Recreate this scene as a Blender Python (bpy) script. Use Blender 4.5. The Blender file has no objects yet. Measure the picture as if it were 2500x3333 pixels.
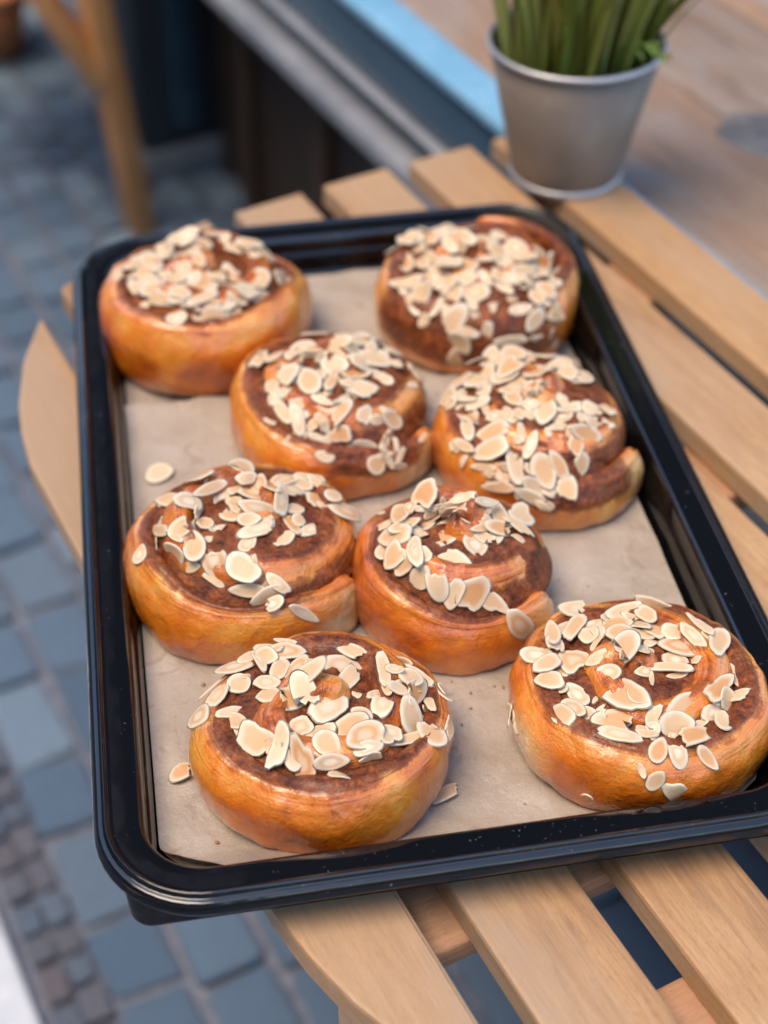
import bpy, bmesh, math, random
import numpy as np
from mathutils import Vector, Matrix, noise
from mathutils.bvhtree import BVHTree

# ------------------------------------------------------------------ camera, sky, sun, exposure
S = bpy.context.scene
C = S.collection
ZR = 0.75                                   # height of the tray rim above the ground
TABLE = 0.72
cam_d = bpy.data.cameras.new('camera')
cam = bpy.data.objects.new('camera', cam_d); C.objects.link(cam); S.camera = cam
cam.location = (0, 0, ZR + 0.5547)
cam.rotation_euler = (math.radians(90 - 41.93), 0, 0)
cam_d.sensor_fit = 'VERTICAL'; cam_d.sensor_height = 36; cam_d.sensor_width = 27
cam_d.lens = 5050 / 3333 * 36
cam_d.clip_start = 0.02; cam_d.clip_end = 400
cam_d.dof.use_dof = True; cam_d.dof.focus_distance = 0.715
cam_d.dof.aperture_fstop = 4.4; cam_d.dof.aperture_blades = 0

SUN_EL, SUN_AZ = 66, -120                   # degrees; azimuth clockwise from +Y
W = bpy.data.worlds.new('World'); S.world = W; W.use_nodes = True
wn = W.node_tree.nodes; wl = W.node_tree.links
sky = wn.new('ShaderNodeTexSky'); sky.sky_type = 'NISHITA'; sky.sun_disc = False
sky.sun_elevation = math.radians(SUN_EL); sky.sun_rotation = math.radians(SUN_AZ)
sky.air_density = 1.0; sky.dust_density = 1.0; sky.ozone_density = 1.0
wl.new(sky.outputs[0], wn['Background'].inputs['Color'])
wn['Background'].inputs['Strength'].default_value = 0.14
sd = bpy.data.lights.new('sun', 'SUN'); sun = bpy.data.objects.new('sun', sd); C.objects.link(sun)
sd.energy = 1.5; sd.angle = math.radians(38); sd.color = (1.0, 0.80, 0.60)
_e, _a = math.radians(SUN_EL), math.radians(SUN_AZ)
sdir = Vector((math.sin(_a) * math.cos(_e), math.cos(_a) * math.cos(_e), math.sin(_e)))
sun.rotation_euler = sdir.to_track_quat('Z', 'Y').to_euler()
sun.location = (0, 0, 5)
S.view_settings.view_transform = 'Standard'; S.view_settings.look = 'None'
S.view_settings.gamma = 1; S.view_settings.use_curve_mapping = False
S.view_settings.exposure = 1.56

# ------------------------------------------------------------------ helpers
def link(o, parent=None):
    C.objects.link(o)
    if parent: o.parent = parent
    return o
def tag(o, label=None, cat=None, group=None, kind=None):
    if label: o['label'] = label
    if cat: o['category'] = cat
    if group: o['group'] = group
    if kind: o['kind'] = kind
    return o
def empty(name, loc=(0, 0, 0), rz=0):
    o = bpy.data.objects.new(name, None); o.empty_display_size = .02
    o.location = loc; o.rotation_euler = (0, 0, rz); return link(o)
def mesh_obj(name, bm, mat, parent=None, smooth=True):
    me = bpy.data.meshes.new(name); bm.to_mesh(me); bm.free()
    if smooth: me.polygons.foreach_set('use_smooth', [True] * len(me.polygons))
    me.materials.append(mat)
    return link(bpy.data.objects.new(name, me), parent)
def py_obj(name, v, f, mat, parent=None, smooth=True):
    me = bpy.data.meshes.new(name); me.from_pydata([tuple(map(float, p)) for p in v], [], f); me.update()
    if smooth: me.polygons.foreach_set('use_smooth', [True] * len(me.polygons))
    me.materials.append(mat)
    return link(bpy.data.objects.new(name, me), parent)
def box_bm(bm, x0, x1, y0, y1, z0, z1, bevel=0, seg=2):
    r = bmesh.ops.create_cube(bm, size=1)
    bmesh.ops.scale(bm, vec=(x1 - x0, y1 - y0, z1 - z0), verts=r['verts'])
    bmesh.ops.translate(bm, vec=((x0 + x1) / 2, (y0 + y1) / 2, (z0 + z1) / 2), verts=r['verts'])
    if bevel:
        es = {e for v in r['verts'] for e in v.link_edges}
        bmesh.ops.bevel(bm, geom=list(es), offset=bevel, segments=seg, profile=.5, affect='EDGES')
def box(name, b, mat, parent=None, bevel=.002, seg=2):
    bm = bmesh.new(); box_bm(bm, *b, bevel=bevel, seg=seg)
    o = mesh_obj(name, bm, mat, parent)
    return o
def tube_bm(bm, p0, p1, r0, r1, n=12):
    p0, p1 = Vector(p0), Vector(p1); q = (p1 - p0).to_track_quat('Z', 'Y')
    A = [bm.verts.new(p0 + q @ Vector((r0 * math.cos(a), r0 * math.sin(a), 0))) for a in [2 * math.pi * i / n for i in range(n)]]
    B = [bm.verts.new(p1 + q @ Vector((r1 * math.cos(a), r1 * math.sin(a), 0))) for a in [2 * math.pi * i / n for i in range(n)]]
    for i in range(n): bm.faces.new((A[i], A[(i + 1) % n], B[(i + 1) % n], B[i]))
    bm.faces.new(A[::-1]); bm.faces.new(B)
def bar(name, p0, p1, w, t, mat, parent=None, up=(0, 0, 1), bevel=.003):
    """a straight bar of w x t from p0 to p1"""
    p0, p1 = Vector(p0), Vector(p1); L = (p1 - p0).length
    bm = bmesh.new(); box_bm(bm, -w / 2, w / 2, -t / 2, t / 2, 0, L, bevel)
    q = (p1 - p0).to_track_quat('Z', 'Y')
    bm.transform(Matrix.Translation(p0) @ q.to_matrix().to_4x4())
    return mesh_obj(name, bm, mat, parent)
def lathe(name, prof, mat, parent=None, n=64):
    v, f = [], []
    m = len(prof)
    for i in range(n):
        a = 2 * math.pi * i / n
        for r, z in prof: v.append((r * math.cos(a), r * math.sin(a), z))
    for i in range(n):
        j = (i + 1) % n
        for k in range(m - 1): f.append((i * m + k, j * m + k, j * m + k + 1, i * m + k + 1))
    return py_obj(name, v, f, mat, parent)

# frame of the table and the shop front: n across the slats, t along them
DV = Vector((.462, -.887, 0)).normalized(); NV = Vector((.887, .462, 0)).normalized()
RZ = math.atan2(NV.y, NV.x)                 # local x -> n, local y -> -t
def P(n, t, z): return NV * n + DV * t + Vector((0, 0, z))

# ------------------------------------------------------------------ materials
def mat(name):
    m = bpy.data.materials.new(name); m.use_nodes = True
    nt = m.node_tree; return m, nt, nt.nodes['Principled BSDF']
class G:
    def __init__(s, nt): s.nt = nt
    def n(s, t, **k):
        x = s.nt.nodes.new(t)
        for a, b in k.items(): setattr(x, a, b)
        return x
    def l(s, a, b): s.nt.links.new(a, b)
    def coord(s, which='Object', scale=(1, 1, 1), rand=0):
        c = s.n('ShaderNodeTexCoord'); m = s.n('ShaderNodeMapping'); m.inputs['Scale'].default_value = scale
        s.l(c.outputs[which], m.inputs['Vector'])
        if rand:
            oi = s.n('ShaderNodeObjectInfo'); mm = s.n('ShaderNodeMath', operation='MULTIPLY'); mm.inputs[1].default_value = rand
            s.l(oi.outputs['Random'], mm.inputs[0]); s.l(mm.outputs[0], m.inputs['Location'])
        return m.outputs[0]
    def noise(s, vec, scale, detail=4, rough=.55, dist=0):
        x = s.n('ShaderNodeTexNoise'); x.inputs['Scale'].default_value = scale; x.inputs['Detail'].default_value = detail
        x.inputs['Roughness'].default_value = rough; x.inputs['Distortion'].default_value = dist
        if vec is not None: s.l(vec, x.inputs['Vector'])
        return x.outputs['Fac']
    def ramp(s, fac, stops, interp='LINEAR'):
        r = s.n('ShaderNodeValToRGB'); r.color_ramp.interpolation = interp
        el = r.color_ramp.elements
        while len(el) < len(stops): el.new(.5)
        for e, (p, c) in zip(el, stops):
            e.position = p; e.color = (*c, 1) if hasattr(c, '__len__') else (c, c, c, 1)
        s.l(fac, r.inputs[0]); return r.outputs[0]
    def mix(s, f, a, b, mode='MIX'):
        x = s.n('ShaderNodeMix', data_type='RGBA', blend_type=mode)
        for sock, val in ((x.inputs[0], f), (x.inputs[6], a), (x.inputs[7], b)):
            if hasattr(val, 'is_linked') or hasattr(val, 'node'): s.l(val, sock)
            elif hasattr(val, '__len__'): sock.default_value = (*val, 1)
            else: sock.default_value = val
        return x.outputs[2]
    def math(s, op, a, b=0, clamp=False):
        x = s.n('ShaderNodeMath', operation=op); x.use_clamp = clamp
        for k, val in enumerate((a, b)):
            if hasattr(val, 'node'): s.l(val, x.inputs[k])
            else: x.inputs[k].default_value = val
        return x.outputs[0]
    def attr(s, name): return s.n('ShaderNodeAttribute', attribute_name=name).outputs['Fac']
    def bump(s, h, bsdf, dist=.001, strength=1):
        b = s.n('ShaderNodeBump'); b.inputs['Strength'].default_value = strength; b.inputs['Distance'].default_value = dist
        s.l(h, b.inputs['Height']); s.l(b.outputs[0], bsdf.inputs['Normal'])

def wood_mat(name, light, midc, dark, rough=.5, sc=1.0, bumpd=.0003, grey=None):
    m, nt, b = mat(name); g = G(nt)
    v = g.coord('Object', (1, .07, 1), rand=9.0)
    warp = g.noise(g.coord('Object', (1, .35, 1), rand=5.0), 14 * sc, 3, .6, .6)
    a = g.noise(v, 130 * sc, 6, .68, 1.0)
    f = g.noise(g.coord('Object', (1, .06, 1), rand=3.0), 700 * sc, 4, .7)
    sp_ = g.noise(g.coord('Object', (1, .35, 1), rand=2.0), 900 * sc, 3, .7)
    mixf = g.math('ADD', g.math('MULTIPLY', a, .48), g.math('MULTIPLY', warp, .52))
    col = g.ramp(mixf, [(.36, dark), (.47, midc), (.62, light)])
    col = g.mix(g.ramp(f, [(.38, .42), (.55, 0.)]), col, dark)
    col = g.mix(g.ramp(sp_, [(.32, .45), (.48, 0.)]), col, dark)
    oi = g.n('ShaderNodeObjectInfo')
    col = g.mix(g.math('MULTIPLY', oi.outputs['Random'], .35), col, midc)
    if grey:
        gn = g.noise(g.coord('Object', (1, .22, 1), rand=4.0), 9, 4, .6, .8)
        col = g.mix(g.ramp(gn, [(.42, 0.), (.62, .75)]), col, grey)
    g.l(col, b.inputs['Base Color'])
    g.l(g.ramp(a, [(.3, rough + .12), (.7, rough - .06)]), b.inputs['Roughness'])
    g.bump(g.math('ADD', f, g.math('MULTIPLY', a, .8)), b, bumpd)
    return m
M = {}
M['acacia'] = wood_mat('oiled_acacia', (.50, .318, .158), (.40, .226, .102), (.21, .105, .045), .5, 1.0, .0003, (.36, .25, .16))
M['rail'] = wood_mat('acacia_rail', (.43, .235, .12), (.36, .185, .09), (.22, .10, .05), .55)
M['chairwood'] = wood_mat('chair_beech', (.52, .28, .11), (.45, .22, .08), (.32, .14, .05), .45)
M['weathered'] = wood_mat('weathered_plank', (.35, .24, .165), (.25, .16, .105), (.10, .062, .042), .65, .45, .0008, (.25, .235, .22))

m, nt, b = mat('black_plastic'); g = G(nt)
sp = g.noise(g.coord('Object'), 520, 2, .5)
msk = g.noise(g.coord('Object'), 26, 2, .5)
dust = g.math('MULTIPLY', g.ramp(sp, [(.70, 0.), (.76, 1.)]), g.ramp(msk, [(.45, 0.), (.62, .5)]))
g.l(g.mix(dust, (.0025, .0025, .003), (.22, .24, .26)), b.inputs['Base Color'])
g.l(g.math('ADD', g.math('MULTIPLY', dust, .5), g.ramp(msk, [(.3, .06), (.7, .12)])), b.inputs['Roughness'])
b.inputs['IOR'].default_value = 1.6; b.inputs['Specular IOR Level'].default_value = .62
g.bump(g.noise(g.coord('Object'), 30, 2), b, .0006)
M['plastic'] = m
mb = m.copy(); mb.name = 'black_plastic_inside'; pb = mb.node_tree.nodes['Principled BSDF']; pb.inputs['Specular IOR Level'].default_value = .32
M['basin_plastic'] = mb

m, nt, b = mat('matte_black_plastic'); g = G(nt)
b.inputs['Base Color'].default_value = (.007, .007, .008, 1); b.inputs['Specular IOR Level'].default_value = .15
g.l(g.ramp(g.noise(g.coord('Object'), 200, 3), [(.3, .5), (.7, .65)]), b.inputs['Roughness'])
M['matte_plastic'] = m

m, nt, b = mat('kraft_parchment'); g = G(nt)
c1 = g.noise(g.coord('Object'), 22, 4, .6); c2 = g.noise(g.coord('Object'), 900, 3, .7); c3 = g.noise(g.coord('Object', (1, 1, 1)), 45, 3, .5, 1.5)
col = g.ramp(c1, [(.3, (.315, .255, .19)), (.7, (.42, .355, .28))])
col = g.mix(g.ramp(c2, [(.35, .35), (.6, 0.)]), col, (.29, .21, .15))
col = g.mix(g.ramp(c3, [(.60, 0.), (.68, .38)]), col, (.22, .14, .085))
g.l(col, b.inputs['Base Color'])
g.l(g.ramp(c1, [(.35, .27), (.65, .46)]), b.inputs['Roughness'])
g.bump(g.math('ADD', g.math('MULTIPLY', c2, .22), g.math('ADD', c1, g.noise(g.coord('Object'), 130, 3, .6))), b, .0011)
M['paper'] = m

# glazed dough: attribute fill = filling smeared on it, pale = unglazed pale dough; UV runs along the coil
m, nt, b = mat('glazed_dough'); g = G(nt)
uv = g.coord('UV'); ob = g.coord('Object', rand=7.0)
def uvs(x, y):
    mm = g.n('ShaderNodeMapping'); mm.inputs['Scale'].default_value = (x, y, 1); g.l(uv, mm.inputs['Vector']); return mm.outputs[0]
st = g.noise(uvs(16, 330), 1, 5, .65, .5)          # laminated layers
st2 = g.noise(uvs(45, 520), 1, 4, .6, .6)
bl = g.noise(ob, 34, 3, .5, .8); bl2 = g.noise(ob, 125, 4, .62); fine = g.noise(ob, 640, 3, .6)
lamw = g.attr('lam')
lo = g.noise(ob, 14, 2, .5, 1.0)
toast = g.math('ADD', g.math('ADD', g.math('MULTIPLY', bl, .42), g.math('MULTIPLY', lo, .44)), g.math('MULTIPLY', bl2, .14))
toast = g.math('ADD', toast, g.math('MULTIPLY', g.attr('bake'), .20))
toast = g.math('ADD', toast, g.math('MULTIPLY', g.math('MULTIPLY', g.math('SUBTRACT', st, .5), lamw), .42))
oi = g.n('ShaderNodeObjectInfo'); sc_ = g.n('ShaderNodeSeparateColor'); g.l(oi.outputs['Color'], sc_.inputs[0])
toast = g.math('ADD', toast, g.math('MULTIPLY', g.math('SUBTRACT', sc_.outputs[0], .5), .3))
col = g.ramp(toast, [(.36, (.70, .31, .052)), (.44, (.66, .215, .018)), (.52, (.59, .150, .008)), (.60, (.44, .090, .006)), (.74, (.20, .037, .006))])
col = g.mix(g.math('MULTIPLY', g.ramp(st2, [(.53, 0.), (.68, .42)]), lamw), col, (.62, .36, .15))
col = g.mix(g.math('MULTIPLY', g.ramp(st, [(.35, .38), (.45, 0.)]), lamw), col, (.27, .07, .015))
spots = g.noise(ob, 420, 2, .5)
col = g.mix(g.ramp(spots, [(.72, 0.), (.78, .30)]), col, (.24, .06, .012))
col = g.mix(g.attr('pale'), col, g.ramp(bl2, [(.35, (.58, .36, .14)), (.6, (.72, .54, .28))]))
fm = g.math('ADD', g.attr('fill'), g.math('MULTIPLY', g.math('SUBTRACT', bl2, .5), 1.3))
fm = g.math('ADD', fm, g.math('MULTIPLY', g.math('SUBTRACT', bl, .5), .9))
fm = g.math('ADD', fm, g.math('MULTIPLY', g.math('SUBTRACT', st, .5), .9))
fmask = g.ramp(fm, [(.30, 0.), (.50, .6), (.80, 1.)])
grain = g.noise(ob, 330, 4, .65)
choc = g.ramp(g.math('ADD', g.math('MULTIPLY', bl2, .6), g.math('MULTIPLY', grain, .4)), [(.38, (.060, .012, .004)), (.50, (.165, .040, .010)), (.63, (.33, .092, .022))])
g.l(g.mix(fmask, col, choc), b.inputs['Base Color'])
rg = g.math('ADD', g.ramp(bl, [(.34, .10), (.66, .26)]), g.math('MULTIPLY', fine, .08))
g.l(g.math('ADD', rg, g.math('MULTIPLY', fmask, .10)), b.inputs['Roughness'])
b.inputs['IOR'].default_value = 1.5
g.l(g.math('MULTIPLY', g.math('SUBTRACT', 1.0, g.math('MULTIPLY', fmask, .75)), .9), b.inputs['Coat Weight'])
g.l(g.math('SUBTRACT', .5, g.math('MULTIPLY', fmask, .24)), b.inputs['Specular IOR Level']); b.inputs['Coat Roughness'].default_value = .07
b.inputs['Subsurface Weight'].default_value = .2; b.inputs['Subsurface Scale'].default_value = .004
b.inputs['Subsurface Radius'].default_value = (1, .4, .15)
h = g.math('ADD', g.math('MULTIPLY', bl2, 1.0), g.math('MULTIPLY', g.math('MULTIPLY', st, lamw), .7))
h = g.math('ADD', h, g.math('MULTIPLY', g.noise(ob, 95, 3, .6, 1.2), .55))
h = g.math('ADD', h, g.math('MULTIPLY', g.noise(ob, 300, 4, .7), .55))
h = g.math('ADD', h, g.math('MULTIPLY', fine, .22))
h = g.math('ADD', h, g.math('MULTIPLY', g.math('MULTIPLY', fmask, grain), 1.1))
g.bump(h, b, .0013)
cb = g.n('ShaderNodeBump'); cb.inputs['Distance'].default_value = .0006; cb.inputs['Strength'].default_value = 1
g.l(g.math('ADD', g.math('MULTIPLY', bl2, 1.0), g.math('ADD', g.math('MULTIPLY', g.noise(ob, 240, 2, .5), .5), g.math('MULTIPLY', g.math('MULTIPLY', st, lamw), .5))), cb.inputs['Height'])
g.l(cb.outputs[0], b.inputs['Coat Normal'])
M['dough'] = m

m, nt, b = mat('nut_chocolate_filling'); g = G(nt)
ob = g.coord('Object', rand=4.0)
a = g.noise(ob, 150, 4, .65); c = g.noise(ob, 520, 3, .65)
g.l(g.ramp(a, [(.34, (.055, .011, .004)), (.52, (.160, .040, .010)), (.70, (.32, .092, .022))]), b.inputs['Base Color'])
g.l(g.ramp(a, [(.35, .26), (.65, .5)]), b.inputs['Roughness'])
g.bump(g.math('ADD', a, g.math('MULTIPLY', c, .8)), b, .0016)
b.inputs['Specular IOR Level'].default_value = .3
M['filling'] = m

m, nt, b = mat('almond'); g = G(nt)
rad = g.attr('rad'); oi = g.n('ShaderNodeObjectInfo'); sepc = g.n('ShaderNodeSeparateColor'); g.l(oi.outputs['Color'], sepc.inputs[0])
ob = g.coord('Object', (.016, .011, 1), rand=11.0)
ns = g.noise(ob, 260, 4, .6, .4); ns2 = g.noise(ob, 900, 3, .6)
centre = g.mix(sepc.outputs[0], (.62, .465, .285), (.54, .26, .09))
rj = g.math('ADD', rad, g.math('MULTIPLY', g.math('SUBTRACT', ns, .5), .35))
col = g.mix(g.ramp(rj, [(.55, 0.), (.95, 1.)]), centre, (.69, .605, .45))
col = g.mix(g.math('MULTIPLY', g.ramp(rj, [(.25, 1.), (.50, 0.)]), g.math('MULTIPLY', sepc.outputs[1], .7)), col, (.72, .65, .50))
col = g.mix(g.ramp(rj, [(.97, 0.), (1.05, .15)]), col, (.64, .43, .20))
col = g.mix(g.ramp(ns2, [(.34, .22), (.5, 0.)]), col, (.60, .42, .24))
g.l(col, b.inputs['Base Color'])
b.inputs['Roughness'].default_value = .46
b.inputs['Subsurface Weight'].default_value = .2; b.inputs['Subsurface Scale'].default_value = .0015
b.inputs['Subsurface Radius'].default_value = (1, .7, .4)
g.bump(g.math('ADD', g.math('MULTIPLY', ns, .8), g.math('MULTIPLY', ns2, .4)), b, .00014)
M['almond'] = m

m, nt, b = mat('brushed_zinc'); g = G(nt)
a = g.noise(g.coord('Object', (1, 1, .04)), 240, 3, .6); c = g.noise(g.coord('Object'), 30, 3)
g.l(g.ramp(c, [(.3, (.150, .122, .098)), (.7, (.195, .162, .135))]), b.inputs['Base Color'])
b.inputs['Metallic'].default_value = .35
g.l(g.ramp(a, [(.3, .46), (.7, .58)]), b.inputs['Roughness'])
M['zinc'] = m
m, nt, b = mat('bright_zinc'); g = G(nt)
b.inputs['Base Color'].default_value = (.46, .46, .47, 1); b.inputs['Metallic'].default_value = .8
g.l(g.ramp(g.noise(g.coord('Object'), 60, 3), [(.3, .38), (.7, .48)]), b.inputs['Roughness'])
M['bright_zinc'] = m
def plain(name, c0, c1, rough=.5, scale=30, metal=0, bd=.0005, r2=None):
    m, nt, b = mat(name); g = G(nt)
    a = g.noise(g.coord('Object', rand=6.0), scale, 5, .6)
    g.l(g.ramp(a, [(.32, c0), (.68, c1)]), b.inputs['Base Color'])
    g.l(g.ramp(a, [(.3, rough), (.7, r2 if r2 is not None else rough + .08)]), b.inputs['Roughness'])
    b.inputs['Metallic'].default_value = metal
    g.bump(a, b, bd); return m
M['blue_paint'] = plain('navy_gloss_paint', (.028, .065, .105), (.04, .085, .13), .22, 8)
M['pillar'] = plain('dark_slate_paint', (.018, .024, .036), (.03, .038, .052), .4, 9)
M['strip'] = plain('pale_blue_trim', (.15, .335, .49), (.20, .40, .56), .22, 25, 0, .0002)
M['flange'] = plain('grey_flange_paint', (.17, .185, .21), (.24, .255, .28), .35, 18)
M['dishmetal'] = plain('grey_knot', (.075, .08, .088), (.17, .16, .155), .55, 45)
M['plaster'] = plain('grey_plaster', (.26, .235, .21), (.32, .29, .26), .8, 3)
M['pane'] = plain('dark_window_glass', (.010, .013, .016), (.014, .018, .022), .08, 3)
M['riser'] = plain('dark_brown_panel', (.040, .026, .020), (.07, .045, .033), .5, 14)
M['batten'] = plain('brown_batten', (.055, .030, .018), (.085, .045, .024), .5, 20)
M['joint'] = plain('joint_sand', (.085, .105, .14), (.18, .185, .215), .9, 60, 0, .003)
M['terracotta'] = plain('terracotta', (.40, .13, .05), (.52, .19, .08), .7, 30)
M['crumb'] = plain('pastry_crumb', (.16, .06, .02), (.45, .27, .11), .6, 300)
M['soil'] = plain('dark_soil', (.02, .014, .01), (.05, .035, .02), .95, 120, 0, .004)
M['white_stone'] = plain('pale_kerb_stone', (.50, .54, .58), (.62, .65, .68), .6, 40)
def stone_mat(name, cols, rough):
    m, nt, b = mat(name); g = G(nt)
    oi = g.n('ShaderNodeObjectInfo')
    a = g.noise(g.coord('Object', rand=20.0), 28, 5, .62)
    base = g.ramp(oi.outputs['Random'], [(i / (len(cols) - 1), c) for i, c in enumerate(cols)])
    g.l(g.mix(g.ramp(a, [(.35, .55), (.65, 0.)]), base, (.07, .08, .10)), b.inputs['Base Color'])
    g.l(g.ramp(a, [(.3, rough), (.7, rough + .25)]), b.inputs['Roughness'])
    g.bump(a, b, .004); return m
M['paver'] = stone_mat('slate_sett', [(.065, .125, .205), (.13, .215, .315), (.09, .16, .25), (.30, .42, .53), (.075, .14, .225), (.16, .235, .315), (.105, .18, .27)], .38)
M['redsett'] = stone_mat('reddish_sett', [(.17, .22, .30), (.25, .19, .19), (.20, .27, .36), (.22, .215, .25), (.17, .24, .33)], .45)
def leaf_mat(name, c0, c1):
    m, nt, b = mat(name); g = G(nt)
    a = g.noise(g.coord('UV', (40, 3, 1)), 1, 3, .6); r = g.n('ShaderNodeObjectInfo').outputs['Random']
    col = g.mix(r, c0, c1); col = g.mix(g.ramp(a, [(.35, .5), (.6, 0.)]), col, tuple(x * .5 for x in c0))
    g.l(col, b.inputs['Base Color']); b.inputs['Roughness'].default_value = .4
    b.inputs['Subsurface Weight'].default_value = .1; b.inputs['Subsurface Scale'].default_value = .003
    return m
M['leaf'] = leaf_mat('olive_leaf', (.11, .16, .015), (.30, .36, .11))
M['newleaf'] = leaf_mat('fresh_leaf', (.26, .36, .04), (.30, .42, .07))

# ------------------------------------------------------------------ ground
ground = py_obj('ground', [(-150, -150, -.022), (150, -150, -.022), (150, 150, -.022), (-150, 150, -.022)], [(0, 1, 2, 3)], M['joint'], smooth=False)
tag(ground, kind='structure')
pave = py_obj('pavement', [P(n, t, -.012) for n, t in ((-2.5, 1.5), (3, 1.5), (3, -6), (-2.5, -6))], [(0, 1, 2, 3)], M['joint'], smooth=False)
tag(pave, kind='structure')
def sett_mesh(name, seed, m):
    """a worn stone block, unit footprint, uneven outline and cushioned top"""
    rnd = random.Random(seed); bm = bmesh.new(); box_bm(bm, -.5, .5, -.5, .5, -1, 0)
    top = [v for v in bm.verts if v.co.z > -.5]
    for v in bm.verts: v.co.x += rnd.uniform(-.05, .05); v.co.y += rnd.uniform(-.05, .05)
    for v in top: v.co.z += rnd.uniform(-.12, .06)
    te = [e for e in bm.edges if all(v.co.z > -.5 for v in e.verts)] + [e for e in bm.edges if abs(e.verts[0].co.z - e.verts[1].co.z) > .5]
    bmesh.ops.bevel(bm, geom=te, offset=.10, segments=2, profile=.6, affect='EDGES')
    me = bpy.data.meshes.new(name); bm.to_mesh(me); bm.free(); me.materials.append(m)
    me.polygons.foreach_set('use_smooth', [True] * len(me.polygons)); return me
PM = [sett_mesh('paver', k, M['paver']) for k in range(6)]
RM = [sett_mesh('brick_sett', 20 + k, M['redsett']) for k in range(6)]
fwd = Vector((0, math.cos(math.radians(41.93)), -math.sin(math.radians(41.93))))
upv = Vector((0, math.sin(math.radians(41.93)), math.cos(math.radians(41.93))))
def in_frame(p, mg=.06):
    d = p - cam.location; z = d @ fwd
    if z < .1: return False
    x = 5050 * d.x / z / 2500; y = 5050 * (d @ upv) / z / 3333
    return abs(x) < .5 + mg and abs(y) < .5 + mg
rnd = random.Random(5)
rest_v, rest_f = [], []; counts = {'paver': 0, 'brick_sett': 0}
def lay(name, meshes, n0, n1, t0, t1, h):
    p = P((n0 + n1) / 2, (t0 + t1) / 2, rnd.uniform(-.004, .003))
    me = rnd.choice(meshes); rot = RZ + rnd.uniform(-.04, .04)
    sc = ((n1 - n0), (t1 - t0), h)
    if in_frame(p) and counts[name] < 298:
        counts[name] += 1
        o = bpy.data.objects.new(name, me); link(o, pave); o.location = p; o.rotation_euler = (rnd.uniform(-.02, .02), rnd.uniform(-.02, .02), rot); o.scale = sc
    else:
        k = len(rest_v); mt = Matrix.Translation(p) @ Matrix.Rotation(rot, 4, 'Z') @ Matrix.Diagonal((*sc, 1))
        rest_v.extend(tuple(mt @ v.co) for v in me.vertices); rest_f.extend(tuple(q + k for q in pg.vertices) for pg in me.polygons)
n = .134; row = 0
while n < .80:
    wdt = rnd.choice((.046, .058, .066)); t = -3.0 + rnd.uniform(0, .06)
    while t < .25:
        ln = rnd.uniform(.075, .112)
        lay('paver', PM, n, n + wdt, t, t + ln, .03); t += ln + .011
    n += wdt + .012; row += 1
for n in (.078, .104):
    t = -1.6
    while t < .25:
        ln = rnd.uniform(.026, .040); lay('brick_sett', RM, n, n + .024, t, t + ln, .02); t += ln + .007
n = -.262
while n > -1.9:                             # more of the same beyond the pale kerb
    n -= .08; t = -4.2
    while t < .25:
        ln = rnd.uniform(.075, .112); lay('paver', PM, n, n + .066, t, t + ln, .03); t += ln + .011
n = .05
while n > -.27:                              # pavers on the far side of the white band
    n -= .08; t = -4.2
    while t < -1.62:
        ln = rnd.uniform(.075, .112); lay('paver', PM, n, n + .066, t, t + ln, .03); t += ln + .011
restme = bpy.data.meshes.new('outer_pavers'); restme.from_pydata(rest_v, [], rest_f); restme.update(); restme.materials.append(M['paver'])
ro = link(bpy.data.objects.new('outer_pavers', restme), pave); ro['kind'] = 'stuff'
for k, (t0, t1) in enumerate(((-1.6, -1.085), (-1.075, -.56), (-.55, .2))):
    bm = bmesh.new(); box_bm(bm, -.25, .066, -t1, -t0, -.03, .006, .006)
    o = mesh_obj('kerb_stone', bm, M['white_stone'], pave); o.rotation_euler = (0, 0, RZ)

# ------------------------------------------------------------------ shop front: timber counter on a steel beam, low panel, pillar
cnt = empty('shop_counter', P(.62, -.9, 0)); cnt.rotation_euler = (0, 0, RZ)
tag(cnt, 'weathered timber counter with a navy steel front and pale blue edge behind the slatted table', 'counter')
def cpart(name, n0, n1, t0, t1, z0, z1, m, bevel=.003):
    bm = bmesh.new(); box_bm(bm, n0 - .62, n1 - .62, -(t1 + .9), -(t0 + .9), z0, z1, bevel)
    return mesh_obj(name, bm, m, cnt)
ZC = ZR - .053
T0, T1 = -2.19, .5
cpart('edge_trim', .613, .653, T0, T1, ZC - .012, ZC, M['strip'], .003)
cpart('fascia', .622, .640, T0, T1, ZC - .075, ZC - .0135, M['blue_paint'])
cpart('lip', .614, .640, T0, T1, ZC - .082, ZC - .0765, M['flange'])
cpart('lower_fascia', .630, .648, T0, T1, ZC - .112, ZC - .0835, M['blue_paint'])
cpart('flange', .604, .69, T0, T1, ZC - .135, ZC - .1135, M['flange'])
n = .655; rnd = random.Random(3)
while n < 1.55:
    w_ = rnd.choice((.135, .15, .12))
    cpart('plank', n, n + w_ - .003, T0, T1, ZC - .035, ZC - .004 + rnd.uniform(-.002, .001), M['weathered'], .003); n += w_
cpart('low_panel', .835, .86, T0, T1, 0, ZC - .137, M['riser'], .002)
for k in range(10):
    tt = T0 + .12 + k * .27
    cpart('batten', .818, .8345, tt, tt + .045, .0, ZC - .1365, M['batten'], .003)
cpart('back_panel', 1.56, 1.60, T0, T1, 0, ZC - .006, M['riser'], .002)
bm = bmesh.new(); kc = P(1.17, -.525, 0)
pil = empty('pillar', P(.78, -2.33, 0)); pil.rotation_euler = (0, 0, RZ)
tag(pil, 'dark slate painted pillar rising from the paving behind the chair leg', 'pillar')
bm = bmesh.new(); box_bm(bm, -.075, .09, -.135, .135, .05, 2.4, .004); mesh_obj('shaft', bm, M['pillar'], pil)
bm = bmesh.new(); box_bm(bm, -.022, .022, -.139, -.134, .08, 2.3, .001); mesh_obj('groove_bead', bm, M['blue_paint'], pil)
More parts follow.
